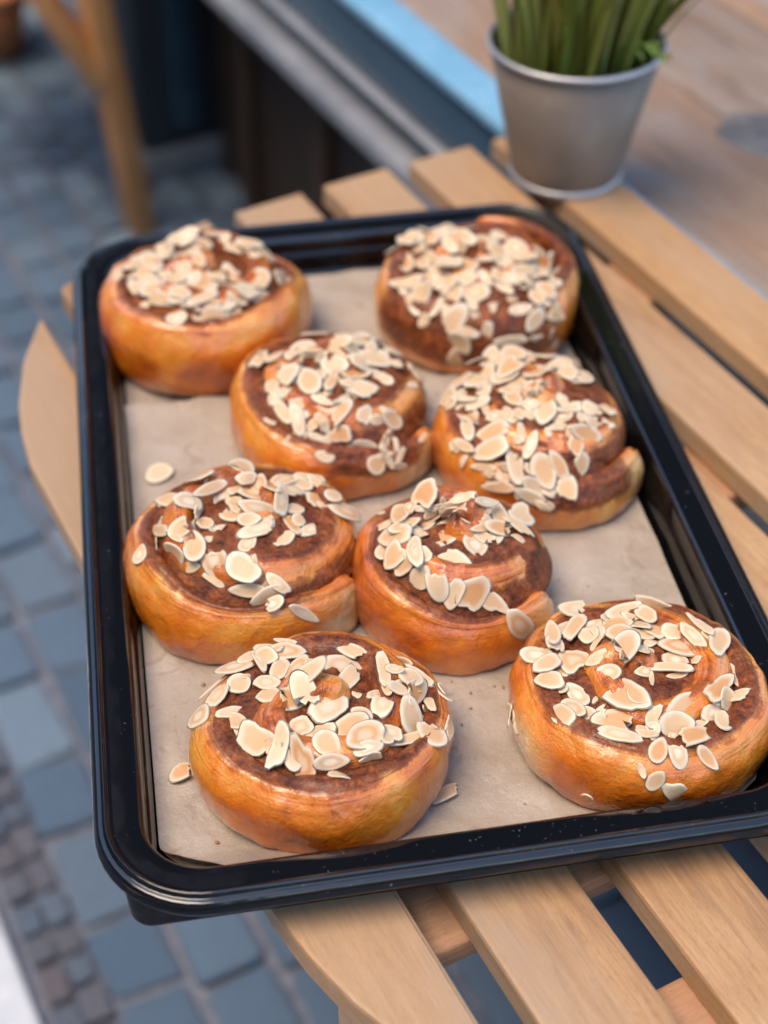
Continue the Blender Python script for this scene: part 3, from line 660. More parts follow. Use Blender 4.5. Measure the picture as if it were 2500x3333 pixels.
FLAKES = [
[(-153,387,517,0.92,0.35,0.18,89,85,0.5),(-93,404,526,0.93,0.32,0.2,167,110,0.2),(64,406,539,0.95,-0.31,0.0,126,67,0.2),(145,375,538,0.97,-0.2,0.13,83,79,0.5),(299,324,531,1.0,-0.04,-0.05,187,137,0.15),(200,299,501,0.17,-0.98,-0.06,220,109,0.35),(401,305,469,0.74,-0.32,-0.59,165,144,0.25),(298,278,524,0.04,-0.93,-0.37,59,59,0.0),(344,218,512,0.89,-0.44,0.1,100,50,0.05),(-211,356,510,0.83,0.55,0.13,153,73,0.2),(-162,385,517,0.92,0.33,0.19,128,80,0.2),(-5,365,499,0.77,-0.35,-0.54,116,91,0.3),(-130,229,505,0.33,-0.9,0.27,220,144,0.2),(-62,245,515,0.09,0.97,-0.22,220,144,0.15),(-258,279,483,0.65,0.76,0.1,201,110,0.25),(-349,178,487,0.73,0.69,-0.0,218,133,0.3),(-190,156,512,0.22,-0.94,0.27,220,144,0.25),(-281,115,498,0.28,-0.94,0.22,212,144,0.2),(-409,115,498,0.7,0.71,-0.02,165,75,0.4),(-487,24,497,0.71,0.61,0.34,146,93,0.3),(-411,43,475,0.88,0.48,-0.02,89,88,0.15),(-323,40,501,0.92,-0.22,0.32,164,144,0.3),(-58,49,550,0.82,0.52,0.24,146,101,0.25),(19,8,616,0.61,-0.72,-0.33,128,78,0.3),(-90,14,523,0.97,0.14,0.21,153,100,0.3),(-186,-35,526,0.88,-0.48,-0.04,129,76,0.15),(-301,-82,497,0.96,0.03,0.28,176,144,0.35),(-214,-221,550,0.71,-0.52,0.48,220,144,0.4),(-132,-83,517,0.98,0.2,0.04,179,144,0.3),(-31,-82,527,0.38,-0.93,0.01,179,144,0.3),(39,-114,529,0.27,0.96,0.08,220,133,0.55),(214,-17,504,-0.03,-1.0,-0.03,194,144,0.25),(136,-62,533,0.97,0.05,-0.24,104,100,0.25),(-72,-293,579,0.97,-0.22,-0.06,143,94,0.25),(-209,-284,534,0.79,-0.57,0.23,207,94,0.2),(-329,-148,481,0.57,-0.82,0.09,203,90,0.25),(66,-307,549,0.78,0.62,0.05,220,63,0.2),(114,-314,520,0.96,0.23,-0.15,122,47,0.5),(-22,-344,535,0.94,0.18,0.29,102,48,0.2),(382,-60,513,-0.16,-0.98,-0.06,194,144,0.65),(499,113,408,0.57,0.78,-0.27,220,127,0.3),(312,-206,520,0.93,0.18,-0.32,163,113,0.1),(390,-178,462,0.78,0.56,-0.29,171,79,0.1),(226,-270,524,0.33,-0.52,-0.78,92,60,0.15),(217,-300,485,0.51,0.83,0.23,140,68,0.15),(281,-270,479,0.86,0.5,-0.15,92,42,0.2),(89,-364,460,0.96,0.26,-0.07,215,123,0.2),(-77,-481,521,0.7,0.69,0.16,139,106,0.15),(-297,-266,456,0.86,0.38,0.34,65,65,0.2),(-113,-338,531,0.98,-0.2,-0.06,85,39,0.2),(102,-175,519,0.42,0.9,0.1,135,74,0.3),(25,-352,501,0.97,0.18,-0.13,56,35,0.2)],
[(-301,303,487,-0.02,-0.97,0.26,220,127,0.2),(-174,383,466,-0.09,-0.96,0.25,220,144,0.4),(-384,227,491,0.22,-0.97,-0.13,171,144,0.25),(-498,202,434,0.28,0.9,0.32,220,144,0.05),(-282,219,478,0.39,-0.88,0.27,220,144,0.6),(-196,254,486,0.33,-0.92,0.22,220,144,0.25),(-72,355,478,0.95,-0.32,0.0,170,118,0.2),(-71,62,601,0.68,-0.72,0.15,212,91,0.15),(195,292,477,0.74,0.61,-0.27,220,144,0.05),(73,129,534,0.01,-0.99,0.16,220,144,0.25),(-11,77,582,0.76,-0.48,-0.44,104,81,0.2),(-418,200,485,-0.09,-0.99,0.14,186,144,0.3),(-368,112,462,0.06,-0.99,0.11,170,144,0.3),(-437,-35,477,0.07,-0.99,0.07,220,107,0.5),(-294,42,486,0.23,-0.97,0.11,220,69,0.4),(-163,16,571,0.53,-0.81,-0.25,144,80,0.2),(-95,27,545,0.76,0.5,0.42,144,88,0.2),(-173,-176,554,-0.23,-0.97,-0.02,205,144,0.1),(-54,-107,514,-0.14,-0.99,-0.08,180,144,0.5),(-256,-102,520,0.21,-0.97,-0.13,151,83,0.3),(-330,-71,481,0.48,-0.87,0.08,188,89,0.4),(58,-97,527,0.33,-0.94,-0.02,220,85,0.35),(193,-66,507,0.96,0.17,-0.21,189,143,0.05),(112,-15,533,0.58,0.8,-0.15,220,133,0.3),(252,63,502,0.98,-0.13,-0.12,161,144,0.35),(398,22,524,-0.64,-0.76,0.1,142,114,0.4),(303,-117,559,0.43,-0.84,0.32,220,144,0.2),(273,-211,543,0.93,0.35,-0.14,175,76,0.2),(445,-53,489,0.39,0.71,-0.58,220,144,0.3),(441,-127,463,0.67,0.56,-0.49,172,71,0.15),(359,-180,512,0.65,-0.45,-0.61,111,101,0.25),(-432,-256,480,0.99,-0.13,0.08,178,144,0.45),(-324,-200,477,0.84,0.47,0.26,135,117,0.3),(-251,-246,488,0.21,-0.97,-0.12,216,75,0.35),(-178,-288,486,0.75,0.53,0.39,142,99,0.5),(-49,-288,515,0.86,-0.4,-0.32,139,109,0.4),(42,-263,518,0.79,-0.58,-0.17,128,80,0.25),(140,-257,534,0.85,-0.42,-0.31,130,104,0.3),(213,-279,510,0.99,-0.1,-0.14,148,77,0.2),(325,-247,459,0.89,0.28,-0.36,183,108,0.4),(464,-254,469,0.9,0.36,-0.24,87,58,0.0),(418,-320,459,0.73,-0.57,-0.37,151,112,0.5),(-355,-380,451,0.26,0.64,0.72,202,144,0.3),(-432,-329,446,0.84,-0.54,-0.01,82,59,0.2),(-156,-389,457,0.35,0.91,0.21,220,125,0.25),(-212,-324,462,0.4,-0.88,-0.27,122,58,0.3),(-26,-367,472,0.81,0.56,0.17,201,144,0.35),(-39,-478,469,0.16,-0.99,0.01,139,64,0.2),(155,-326,483,0.8,-0.49,-0.35,159,62,0.25),(207,-382,442,0.45,-0.77,-0.45,108,60,0.3),(356,-394,450,0.76,-0.64,-0.12,120,106,0.35),(476,-352,413,0.37,-0.41,-0.84,75,70,0.05),(-252,-472,436,0.54,0.73,0.42,147,47,0.05),(-331,-489,359,0.54,0.2,0.82,105,74,0.2),(-172,-561,390,0.63,0.28,0.73,220,139,0.3),(-111,-616,292,0.57,-0.28,-0.77,179,135,0.2),(-64,-606,358,0.93,-0.29,-0.21,128,56,0.0),(48,-609,370,0.06,0.36,0.93,125,70,0.0),(180,-610,297,0.93,0.37,0.01,220,66,0.0),(81,-505,458,0.94,-0.27,-0.22,55,44,0.3),(253,-486,440,0.91,0.41,0.0,170,79,0.35),(336,-512,376,0.63,0.62,0.46,180,112,0.4),(449,-428,366,0.82,0.38,-0.42,155,84,0.6),(474,-455,211,0.24,0.32,-0.92,175,74,0.0),(-122,-617,147,-0.13,0.25,-0.96,156,141,0.45),(332,-549,278,0.86,0.42,-0.3,57,43,0.3),(281,-288,457,0.38,-0.88,-0.27,143,92,0.3)],
[(-90,434,433,0.8,0.6,-0.02,220,105,0.5),(-411,127,468,0.42,0.9,-0.07,193,73,0.4),(-323,105,503,0.25,-0.95,0.18,150,134,0.4),(-163,152,539,0.82,0.57,-0.03,174,111,0.1),(-139,120,516,1.0,0.1,-0.01,220,64,0.2),(-93,141,528,0.86,0.49,0.14,163,69,0.4),(23,131,573,0.9,-0.04,0.43,182,73,0.2),(180,349,455,0.99,0.01,-0.11,171,143,0.3),(102,329,469,0.98,-0.2,-0.07,179,144,0.3),(219,364,444,-0.12,-0.92,0.38,220,144,0.4),(330,267,427,0.92,0.32,-0.23,145,116,0.1),(107,106,554,0.37,0.8,-0.48,220,98,0.3),(166,267,485,0.41,0.86,-0.32,217,109,0.2),(-228,78,542,0.74,0.67,0.06,88,63,0.2),(-183,52,504,0.97,0.22,0.1,138,113,0.55),(-278,-15,530,0.97,0.18,-0.13,69,45,0.1),(46,69,524,0.57,-0.71,0.41,220,68,0.3),(-44,23,530,0.92,0.38,0.03,204,144,0.2),(27,-46,544,0.98,-0.04,-0.19,171,140,0.2),(275,138,479,-0.16,-0.97,0.16,166,136,0.15),(241,70,491,0.98,0.02,-0.18,209,144,0.3),(360,95,467,0.37,-0.93,0.03,160,75,0.2),(221,177,483,0.44,0.88,-0.17,134,66,0.1),(-252,-107,504,0.54,0.81,0.24,183,129,0.2),(-320,-127,472,0.39,0.89,0.25,110,95,0.4),(-301,-219,459,0.26,0.92,0.29,130,82,0.35),(-110,-155,522,0.31,-0.95,-0.01,220,144,0.5),(35,-117,522,0.49,0.87,0.1,216,69,0.55),(7,-175,519,0.34,0.94,0.08,139,65,0.5),(140,-90,520,0.87,0.46,-0.15,190,92,0.65),(162,-15,530,0.88,0.08,-0.46,163,126,0.3),(283,-48,479,0.89,-0.42,-0.2,158,69,0.3),(314,-86,475,0.82,-0.53,-0.19,108,68,0.2),(205,-195,482,0.93,-0.26,-0.27,220,144,0.15),(104,-176,510,0.98,-0.07,-0.16,110,70,0.2),(-260,-309,434,0.51,-0.83,-0.22,220,77,0.4),(-169,-301,475,0.8,-0.59,-0.11,112,79,0.2),(-164,-392,434,0.26,-0.86,-0.44,211,80,0.2),(-152,-458,383,0.17,-0.67,-0.72,100,82,0.15),(-123,-354,460,0.33,0.75,0.58,77,57,0.2),(-30,-337,527,0.85,-0.52,0.02,159,51,0.0),(66,-322,519,0.43,0.9,-0.13,158,46,0.1),(49,-416,490,0.62,0.66,0.43,196,89,0.6),(-33,-422,448,0.63,-0.63,-0.45,120,64,0.55),(67,-473,404,0.97,-0.24,-0.03,136,96,0.7),(-48,-479,381,0.95,-0.16,-0.27,150,43,0.2),(-14,-453,416,0.34,-0.52,-0.78,83,51,0.2),(195,-384,465,0.22,0.91,0.35,143,80,0.2),(347,-325,395,0.7,0.1,-0.7,168,111,0.5),(310,-324,436,0.5,-0.64,-0.59,68,48,0.3),(92,-494,350,0.99,0.05,-0.11,71,26,0.1),(199,-482,331,0.94,0.16,-0.31,167,71,0.05),(310,-428,306,0.77,0.63,0.06,75,49,0.1),(373,-445,305,0.16,-0.83,-0.53,97,34,0.05),(395,-488,263,0.42,0.67,0.61,110,34,0.05),(302,-496,304,0.54,-0.01,-0.84,99,40,0.2),(321,-532,262,0.5,-0.08,-0.86,106,41,0.2),(388,-514,213,0.82,0.39,-0.42,114,47,0.25),(262,-567,267,0.64,0.59,0.49,118,119,0.4),(-17,-579,332,0.98,-0.06,-0.18,116,67,0.0),(-231,-496,376,0.57,0.3,0.77,78,25,0.1),(-325,-371,403,0.79,-0.61,-0.03,97,28,0.2),(524,-351,276,0.43,0.9,0.03,94,31,0.1),(504,202,287,-0.38,-0.91,0.14,188,123,0.6),(468,98,391,0.65,0.64,-0.41,207,59,0.1),(466,-49,416,0.53,0.67,-0.51,100,47,0.1),(328,-387,354,0.77,0.27,-0.58,62,32,0.2),(455,234,350,0.68,0.59,-0.44,40,39,0.2),(-86,-92,531,0.76,-0.63,0.14,131,95,0.3),(-194,-40,501,0.82,0.55,0.19,116,111,0.2)],
[(-216,412,446,0.41,0.9,-0.13,220,144,0.4),(-280,409,440,0.75,0.64,0.17,161,127,0.15),(-87,453,452,0.48,-0.86,0.16,217,144,0.2),(95,461,437,-0.18,-0.98,0.04,193,144,0.3),(193,335,468,0.14,-0.98,0.17,220,87,0.3),(138,295,485,-0.17,-0.97,0.15,113,109,0.2),(-25,417,449,-0.21,-0.95,0.24,136,136,0.4),(-141,175,564,0.79,0.54,0.27,184,129,0.5),(-280,249,465,0.51,0.86,0.05,220,144,0.35),(-166,124,540,0.86,0.41,0.3,186,108,0.3),(10,133,572,0.61,-0.74,0.28,220,144,0.35),(194,194,497,0.66,-0.75,0.03,135,133,0.15),(288,203,466,-0.27,-0.91,0.32,188,127,0.35),(-409,164,462,0.67,0.74,0.07,205,66,0.4),(-323,163,462,0.46,0.89,-0.05,163,144,0.2),(-274,82,495,0.21,-0.96,0.16,116,111,0.15),(-401,59,469,0.74,0.66,0.13,79,53,0.3),(-467,31,437,0.27,-0.89,0.36,194,144,0.05),(-118,24,529,0.83,0.54,0.12,190,123,0.3),(10,-49,595,0.86,-0.41,0.31,151,89,0.45),(-56,-69,543,0.59,-0.8,0.14,182,106,0.3),(-124,-78,527,0.41,-0.91,0.01,130,76,0.5),(-301,2,489,0.75,0.55,0.36,116,72,0.1),(-325,-42,469,0.89,0.13,0.43,173,73,0.05),(-408,-13,466,1.0,-0.05,0.04,156,44,0.1),(-281,-86,470,0.21,-0.97,-0.12,151,43,0.3),(-37,-131,534,0.99,-0.12,0.09,111,79,0.2),(131,-37,519,0.34,-0.92,-0.18,127,88,0.15),(141,-98,518,0.64,-0.75,-0.15,85,63,0.05),(176,-135,508,0.92,0.38,0.0,158,82,0.1),(134,-194,498,0.87,0.47,0.13,137,81,0.65),(36,-175,516,0.26,0.93,0.27,220,132,0.25),(296,-101,477,0.87,-0.27,-0.41,121,114,0.1),(386,-69,447,0.27,-0.96,-0.06,220,67,0.2),(322,-242,493,0.8,0.51,-0.33,177,94,0.35),(255,-196,485,0.92,0.18,-0.34,105,86,0.2),(107,-288,500,0.97,0.26,-0.04,133,79,0.15),(-168,-188,512,0.19,-0.98,-0.09,129,70,0.4),(-108,-196,513,0.71,-0.7,-0.0,87,74,0.45),(-234,-187,492,0.95,0.04,0.3,111,89,0.3),(-52,-200,517,0.79,-0.6,-0.13,81,66,0.2),(243,-323,491,0.89,0.07,-0.45,220,97,0.7),(-367,-159,441,0.41,-0.91,0.04,220,110,0.6),(-385,-234,443,0.08,-1.0,-0.03,220,78,0.35),(-254,-291,470,0.91,0.27,0.33,220,120,0.6),(-100,-325,497,0.07,-0.99,-0.15,157,45,0.1),(-105,-365,472,0.96,-0.23,0.19,68,53,0.05),(-52,-401,464,0.41,0.86,0.31,184,70,0.15),(-263,-418,448,0.92,-0.01,0.4,220,144,0.45),(-446,-303,387,0.65,-0.33,0.69,102,55,0.05),(-396,-349,406,0.64,-0.76,0.12,185,62,0.35),(-408,-402,357,0.37,0.24,0.9,91,39,0.15),(182,-409,451,0.35,0.83,0.43,156,96,0.6),(210,-463,375,0.51,0.68,0.53,129,109,0.55),(-143,-487,419,0.12,-0.93,-0.36,220,105,0.25),(98,-486,399,0.48,-0.43,-0.76,188,79,0.5),(-304,-485,384,0.86,-0.43,0.26,168,48,0.3),(-63,-524,393,0.56,-0.63,-0.54,92,61,0.2),(-217,-532,371,0.76,-0.51,-0.41,125,54,0.3),(-261,-522,362,0.93,-0.38,-0.01,77,32,0.2),(16,-513,379,0.35,-0.55,-0.76,220,144,0.4),(-42,-583,336,0.87,-0.13,-0.48,183,77,0.3),(-220,-561,318,0.93,-0.33,0.18,201,64,0.3),(-122,-598,310,0.35,-0.31,-0.89,90,54,0.05),(64,-583,298,0.89,0.04,-0.45,110,81,0.2),(139,-585,290,0.05,0.78,0.62,162,120,0.6),(-33,-616,278,0.86,-0.19,-0.48,198,73,0.25),(5,-629,244,0.86,-0.09,-0.51,116,45,0.2),(-189,-515,414,0.86,-0.37,-0.34,91,51,0.2)],
[(-26,233,595,-0.0,-0.9,0.44,220,144,0.3),(-225,141,596,0.84,-0.52,0.17,189,123,0.45),(-406,145,453,0.65,-0.68,0.34,220,106,0.45),(-280,-26,599,0.76,0.27,-0.6,170,91,0.4),(-183,84,591,0.8,0.59,-0.06,220,63,0.3),(-245,-9,540,0.43,0.87,-0.23,220,63,0.4),(-120,86,534,0.63,0.62,0.47,114,78,0.3),(-54,121,559,0.65,0.75,0.13,94,53,0.3),(70,151,566,0.35,0.58,0.73,114,99,0.5),(191,275,476,0.65,0.68,-0.34,189,132,0.4),(247,169,489,0.88,-0.42,-0.25,176,144,0.45),(186,22,568,0.1,0.97,0.22,195,105,0.5),(37,111,523,0.97,0.2,-0.11,172,127,0.5),(-40,22,535,0.42,-0.91,-0.01,159,98,0.4),(-74,-32,527,0.86,-0.46,-0.24,136,106,0.55),(70,-43,576,0.97,0.03,-0.26,201,76,0.5),(35,-100,544,1.0,0.08,0.05,130,77,0.4),(119,-86,520,0.76,-0.52,-0.39,104,84,0.3),(108,-130,499,0.92,0.39,-0.01,220,89,0.2),(237,-57,499,0.43,-0.87,-0.23,164,69,0.7),(277,-47,485,-0.39,-0.91,0.12,83,79,0.3),(378,138,431,0.25,-0.97,0.04,220,144,0.5),(514,112,398,0.73,0.41,-0.55,220,129,0.45),(445,176,449,-0.37,-0.87,0.32,129,103,0.2),(352,-79,457,0.66,0.72,-0.23,142,81,0.1),(212,-169,473,0.77,0.63,0.05,140,93,0.2),(32,-228,495,0.56,0.82,0.07,127,82,0.1),(-414,-113,480,0.43,-0.67,0.6,220,63,0.3),(-451,-137,415,0.26,0.93,-0.25,188,105,0.3),(-514,-230,424,0.25,0.9,0.36,119,93,0.15),(-287,-187,579,0.76,0.29,0.58,133,100,0.4),(-191,-94,510,0.92,-0.39,-0.08,94,80,0.4),(-131,-122,502,0.91,0.4,0.1,75,47,0.2),(-327,-277,485,0.51,-0.64,-0.58,144,133,0.2),(-226,-281,528,0.21,-0.88,-0.43,197,126,0.35),(-124,-351,510,0.36,-0.75,-0.56,167,144,0.5),(-238,-350,454,0.87,-0.23,0.43,110,61,0.2),(21,-415,506,0.84,-0.52,-0.15,207,144,0.2),(-125,-417,429,0.84,-0.47,-0.26,131,47,0.4),(192,-451,440,0.78,-0.36,-0.51,150,69,0.3),(154,-478,382,0.96,0.21,0.15,220,144,0.2),(46,-466,409,0.99,-0.09,0.04,202,77,0.2),(159,-554,384,0.86,0.5,0.08,111,87,0.3),(319,-536,315,0.68,0.17,-0.71,214,61,0.0),(-164,-184,487,0.97,-0.16,0.15,49,35,0.1),(289,262,459,0.96,-0.09,-0.26,116,90,0.3),(365,290,440,0.77,-0.64,-0.07,154,45,0.4),(3,167,591,0.97,0.23,0.03,114,68,0.3),(134,82,587,0.28,-0.96,0.03,160,105,0.3),(257,41,489,-0.31,-0.92,0.25,101,85,0.3),(320,337,433,0.95,0.12,-0.28,181,57,0.3)],
[(-190,179,567,0.82,0.17,0.54,220,79,0.6),(-146,132,636,0.61,0.74,0.3,171,135,0.8),(15,115,624,0.95,-0.12,0.28,203,58,0.1),(-19,102,592,0.98,0.14,0.16,183,52,0.15),(-167,72,591,1.0,0.03,-0.02,103,36,0.2),(29,78,586,0.73,0.22,0.64,98,79,0.2),(-54,81,559,0.53,0.04,-0.85,131,57,0.1),(148,93,610,0.63,0.58,-0.51,220,63,0.2),(182,216,477,0.09,-0.95,0.3,220,85,0.2),(224,109,506,0.2,-0.97,0.13,196,105,0.4),(347,194,439,0.41,0.73,-0.54,220,144,0.2),(235,-7,512,0.91,0.27,-0.31,180,107,0.6),(331,36,472,0.68,-0.69,-0.23,216,86,0.3),(139,11,566,0.78,0.05,-0.63,109,75,0.15),(41,1,580,0.93,0.32,-0.18,163,117,0.8),(120,-37,553,0.86,0.46,-0.23,150,43,0.2),(154,-81,518,0.9,-0.35,-0.25,133,68,0.3),(90,-125,521,-0.75,-0.66,0.05,132,133,0.3),(-259,-23,560,0.93,0.38,-0.01,189,86,0.6),(-265,86,526,0.23,-0.88,0.41,220,126,0.5),(-223,82,577,0.47,0.81,0.36,85,68,0.6),(-353,113,449,0.49,0.87,-0.0,116,62,0.5),(-182,-55,522,0.84,-0.49,0.25,118,56,0.1),(-301,-67,515,0.71,-0.4,0.58,220,144,0.6),(-68,-59,536,0.8,0.6,0.06,220,144,0.7),(-353,-115,460,0.77,0.47,0.44,110,104,0.4),(-301,-179,496,0.61,0.28,0.74,155,112,0.5),(-267,-231,489,0.66,0.03,0.75,133,93,0.4),(-209,-210,554,0.12,-0.98,-0.13,217,87,0.3),(-172,-225,555,0.99,-0.07,0.07,101,82,0.1),(-40,-204,511,0.79,-0.61,-0.12,213,121,0.2),(-179,-308,478,0.73,0.23,0.64,136,118,0.05),(-102,-343,493,0.26,-0.65,-0.72,169,113,0.2),(-20,-374,438,0.39,0.36,0.85,171,90,0.2),(156,-366,392,0.59,-0.27,-0.76,200,95,0.45),(73,-363,427,0.41,0.52,0.75,202,144,0.75),(307,-420,261,0.53,-0.03,-0.85,215,121,0.6),(-132,62,567,0.87,0.35,0.36,79,52,0.3),(-89,49,541,0.76,0.63,0.13,96,41,0.9),(-146,20,529,0.96,-0.04,0.27,97,87,0.2),(-104,82,601,0.94,0.24,0.24,71,34,0.3),(-24,-17,629,0.3,-0.83,0.48,218,64,0.3)],
[(-244,379,398,0.69,-0.54,0.49,220,69,0.2),(-164,394,427,0.98,-0.17,0.05,122,35,0.2),(-324,324,392,0.91,0.4,-0.01,152,83,0.2),(-168,327,421,0.99,0.07,-0.15,203,101,0.7),(-247,297,420,0.92,-0.37,0.17,131,97,0.6),(-290,285,419,0.48,-0.87,-0.16,125,53,0.3),(-395,260,383,0.88,-0.07,0.48,212,144,0.2),(-489,224,306,0.62,0.69,0.37,218,62,0.1),(-368,148,400,0.53,-0.84,0.1,126,125,0.4),(-462,100,384,0.4,0.91,0.08,154,114,0.3),(-545,4,343,0.47,-0.69,0.55,177,144,0.5),(-238,138,422,0.93,-0.31,0.23,140,89,0.2),(-182,214,420,0.22,0.98,0.02,161,90,0.3),(-103,217,437,0.57,0.82,-0.01,171,87,0.6),(8,250,449,0.99,0.11,-0.09,137,39,0.2),(107,232,432,0.79,0.54,-0.27,175,144,0.4),(152,172,435,0.43,0.88,-0.2,220,93,0.2),(171,310,437,0.85,-0.53,-0.0,159,81,0.3),(-224,53,425,0.88,-0.41,0.24,128,103,0.5),(-136,4,465,0.82,0.48,-0.32,154,139,0.8),(-67,111,497,0.86,0.25,0.45,220,118,0.15),(-46,-1,490,0.29,-0.96,0.06,220,123,0.1),(51,-52,470,0.84,0.55,-0.03,201,133,0.35),(179,47,445,0.01,-0.99,0.1,42,42,0.2),(-404,-14,393,0.96,0.29,0.06,142,63,0.2),(-371,-65,392,0.7,-0.7,0.13,157,90,0.4),(-337,-130,398,0.46,-0.89,0.01,131,67,0.5),(-255,-205,430,0.59,-0.8,0.14,220,135,0.45),(-156,-266,460,0.18,0.89,0.41,197,94,0.1),(-76,-146,443,0.97,0.24,-0.02,132,107,0.5),(20,-164,444,0.96,0.15,0.22,160,68,0.2),(201,-68,440,0.86,-0.45,-0.23,114,90,0.3),(157,-144,441,0.79,0.61,-0.02,193,142,0.4),(53,-259,470,0.75,-0.62,-0.22,152,123,0.4),(216,-208,460,0.67,0.67,-0.32,220,144,0.55),(-102,-286,458,0.19,-0.83,-0.53,147,95,0.2),(-53,-324,428,0.14,-0.03,-0.99,220,103,0.8),(70,-328,438,1.0,0.08,-0.02,175,82,0.35),(228,-265,445,0.93,0.37,-0.06,153,72,0.2),(241,-283,423,0.86,0.43,-0.29,101,52,0.2),(302,189,464,0.14,-0.99,-0.06,220,63,0.1),(393,411,278,0.66,-0.57,0.49,165,47,0.2),(353,183,464,0.98,-0.15,-0.09,82,69,0.3),(425,75,417,0.48,0.78,-0.4,220,121,0.75),(465,293,303,0.68,-0.72,0.15,218,62,0.2),(418,155,428,0.8,0.14,-0.58,138,99,0.2),(298,13,425,-0.26,-0.97,0.04,127,108,0.2),(412,-36,384,0.33,-0.86,-0.39,201,144,0.3),(516,75,339,0.18,-0.96,0.23,151,47,0.1),(577,210,276,0.62,-0.72,-0.31,151,91,0.1),(516,-95,369,0.41,-0.9,0.12,163,144,0.4),(591,-49,301,0.32,0.93,-0.17,163,59,0.4),(331,-154,420,0.92,-0.39,-0.05,125,81,0.3),(402,-156,365,0.86,0.41,-0.31,220,63,0.1),(319,80,449,0.41,-0.91,-0.05,105,49,0.2),(357,73,450,0.84,0.06,-0.53,118,63,0.2),(574,230,273,0.07,-0.97,0.24,86,71,0.2),(306,-200,431,0.77,-0.04,-0.64,74,64,0.3),(482,62,328,0.43,0.59,-0.68,96,41,0.4)],
[(-246,423,388,0.99,0.12,-0.0,150,132,0.2),(-26,395,408,0.95,0.28,0.14,211,65,0.3),(150,517,321,0.91,-0.42,-0.02,208,77,0.25),(77,344,425,0.58,-0.78,0.22,157,75,0.2),(20,341,396,0.86,-0.49,0.15,104,41,0.2),(-197,326,383,0.81,0.59,0.01,127,113,0.35),(-320,274,408,0.66,0.75,-0.08,130,78,0.2),(-274,287,394,0.49,0.87,-0.07,220,75,0.35),(-389,219,414,-0.02,-0.94,0.35,220,82,0.2),(-385,139,412,0.24,-0.95,-0.2,105,91,0.15),(-477,101,399,1.0,0.04,0.08,164,92,0.2),(-428,30,409,0.9,0.42,0.14,147,95,0.3),(-303,68,393,0.49,-0.86,0.09,157,144,0.7),(-197,33,452,0.88,0.02,0.47,130,61,0.3),(-212,228,399,0.96,0.12,0.25,112,101,0.2),(-178,177,406,0.67,0.74,0.08,116,33,0.2),(-79,303,390,0.99,0.1,0.02,175,107,0.5),(-66,221,412,0.99,-0.11,-0.01,152,143,0.35),(-82,56,495,0.62,0.78,0.1,178,128,0.55),(32,272,404,0.61,-0.77,0.2,140,79,0.2),(41,218,414,0.86,-0.5,0.04,127,63,0.2),(108,244,411,0.77,-0.63,0.08,133,92,0.4),(182,219,436,0.96,-0.28,0.04,119,90,0.4),(270,181,448,0.64,-0.75,-0.16,173,69,0.3),(173,50,415,0.94,-0.35,-0.01,130,113,0.3),(205,135,405,0.99,-0.11,-0.09,220,133,0.6),(17,86,448,-0.23,-0.87,0.43,100,81,0.1),(74,161,412,0.91,0.41,-0.11,77,54,0.3),(327,253,430,0.52,-0.85,0.04,163,63,0.1),(387,165,413,0.32,0.92,-0.21,220,107,0.35),(457,-3,364,0.32,-0.95,-0.06,180,65,0.2),(349,-119,413,0.64,0.74,-0.22,220,96,0.65),(460,-141,392,0.86,-0.22,0.45,124,90,0.1),(-152,-56,458,0.82,-0.48,0.3,133,86,0.1),(20,-28,427,0.98,0.17,-0.07,110,64,0.35),(149,-4,421,1.0,-0.06,-0.06,211,60,0.3),(46,-75,421,-0.06,-1.0,-0.02,91,26,0.2),(-79,-196,449,0.72,-0.69,0.03,220,144,0.65),(-40,-196,443,0.71,-0.71,-0.03,116,101,0.3),(-423,-61,400,0.94,-0.33,0.11,146,102,0.4),(-374,-93,384,0.85,-0.49,0.19,88,59,0.2),(-300,-133,389,0.62,-0.77,-0.14,154,87,0.3),(-216,-171,397,0.66,0.68,0.33,45,25,0.2),(-381,-265,396,0.48,-0.86,0.14,149,104,0.3),(-329,-229,394,0.75,-0.66,0.06,138,109,0.5),(-281,-233,370,0.9,-0.37,0.23,134,75,0.4),(-209,-260,384,0.75,0.49,0.44,185,70,0.15),(-138,-407,425,0.97,-0.24,0.02,220,81,0.2),(-110,-295,385,0.98,-0.07,0.16,220,131,0.65),(23,-294,412,0.32,0.89,0.32,111,70,0.2),(19,-342,388,-0.65,-0.74,-0.18,76,77,0.2),(176,-227,416,0.84,0.53,-0.08,220,117,0.5),(129,-309,390,0.98,0.18,-0.08,180,132,0.35),(313,-221,368,0.78,0.56,-0.28,161,80,0.1),(345,-292,381,0.02,-1.0,0.06,159,81,0.15),(380,-156,374,0.59,0.41,-0.7,137,124,0.3),(244,-294,372,0.92,0.38,-0.1,98,38,0.1),(173,-397,390,0.83,0.51,-0.24,212,122,0.65),(25,-482,412,0.39,0.8,0.46,128,89,0.75),(109,-476,399,0.24,-0.74,-0.62,128,89,0.3),(250,-484,362,0.62,-0.45,-0.64,143,69,0.75),(13,-573,315,0.55,0.28,0.79,116,80,0.35),(116,-577,225,0.35,0.13,-0.93,147,115,0.35),(80,-574,155,0.47,0.16,-0.87,206,90,0.4),(-51,-548,354,0.37,-0.64,-0.68,79,34,0.2),(-589,-101,204,0.21,-0.67,0.71,134,119,0.2),(-584,-130,161,0.35,0.09,0.93,113,87,0.25),(-268,-523,119,0.61,-0.28,-0.74,72,59,0.3),(-18,-406,418,0.84,-0.51,0.15,121,51,0.2),(-105,354,383,0.9,0.43,0.0,90,50,0.3),(-167,240,403,0.6,-0.77,0.22,89,69,0.2),(279,43,429,0.91,-0.38,0.16,62,51,0.2)]]

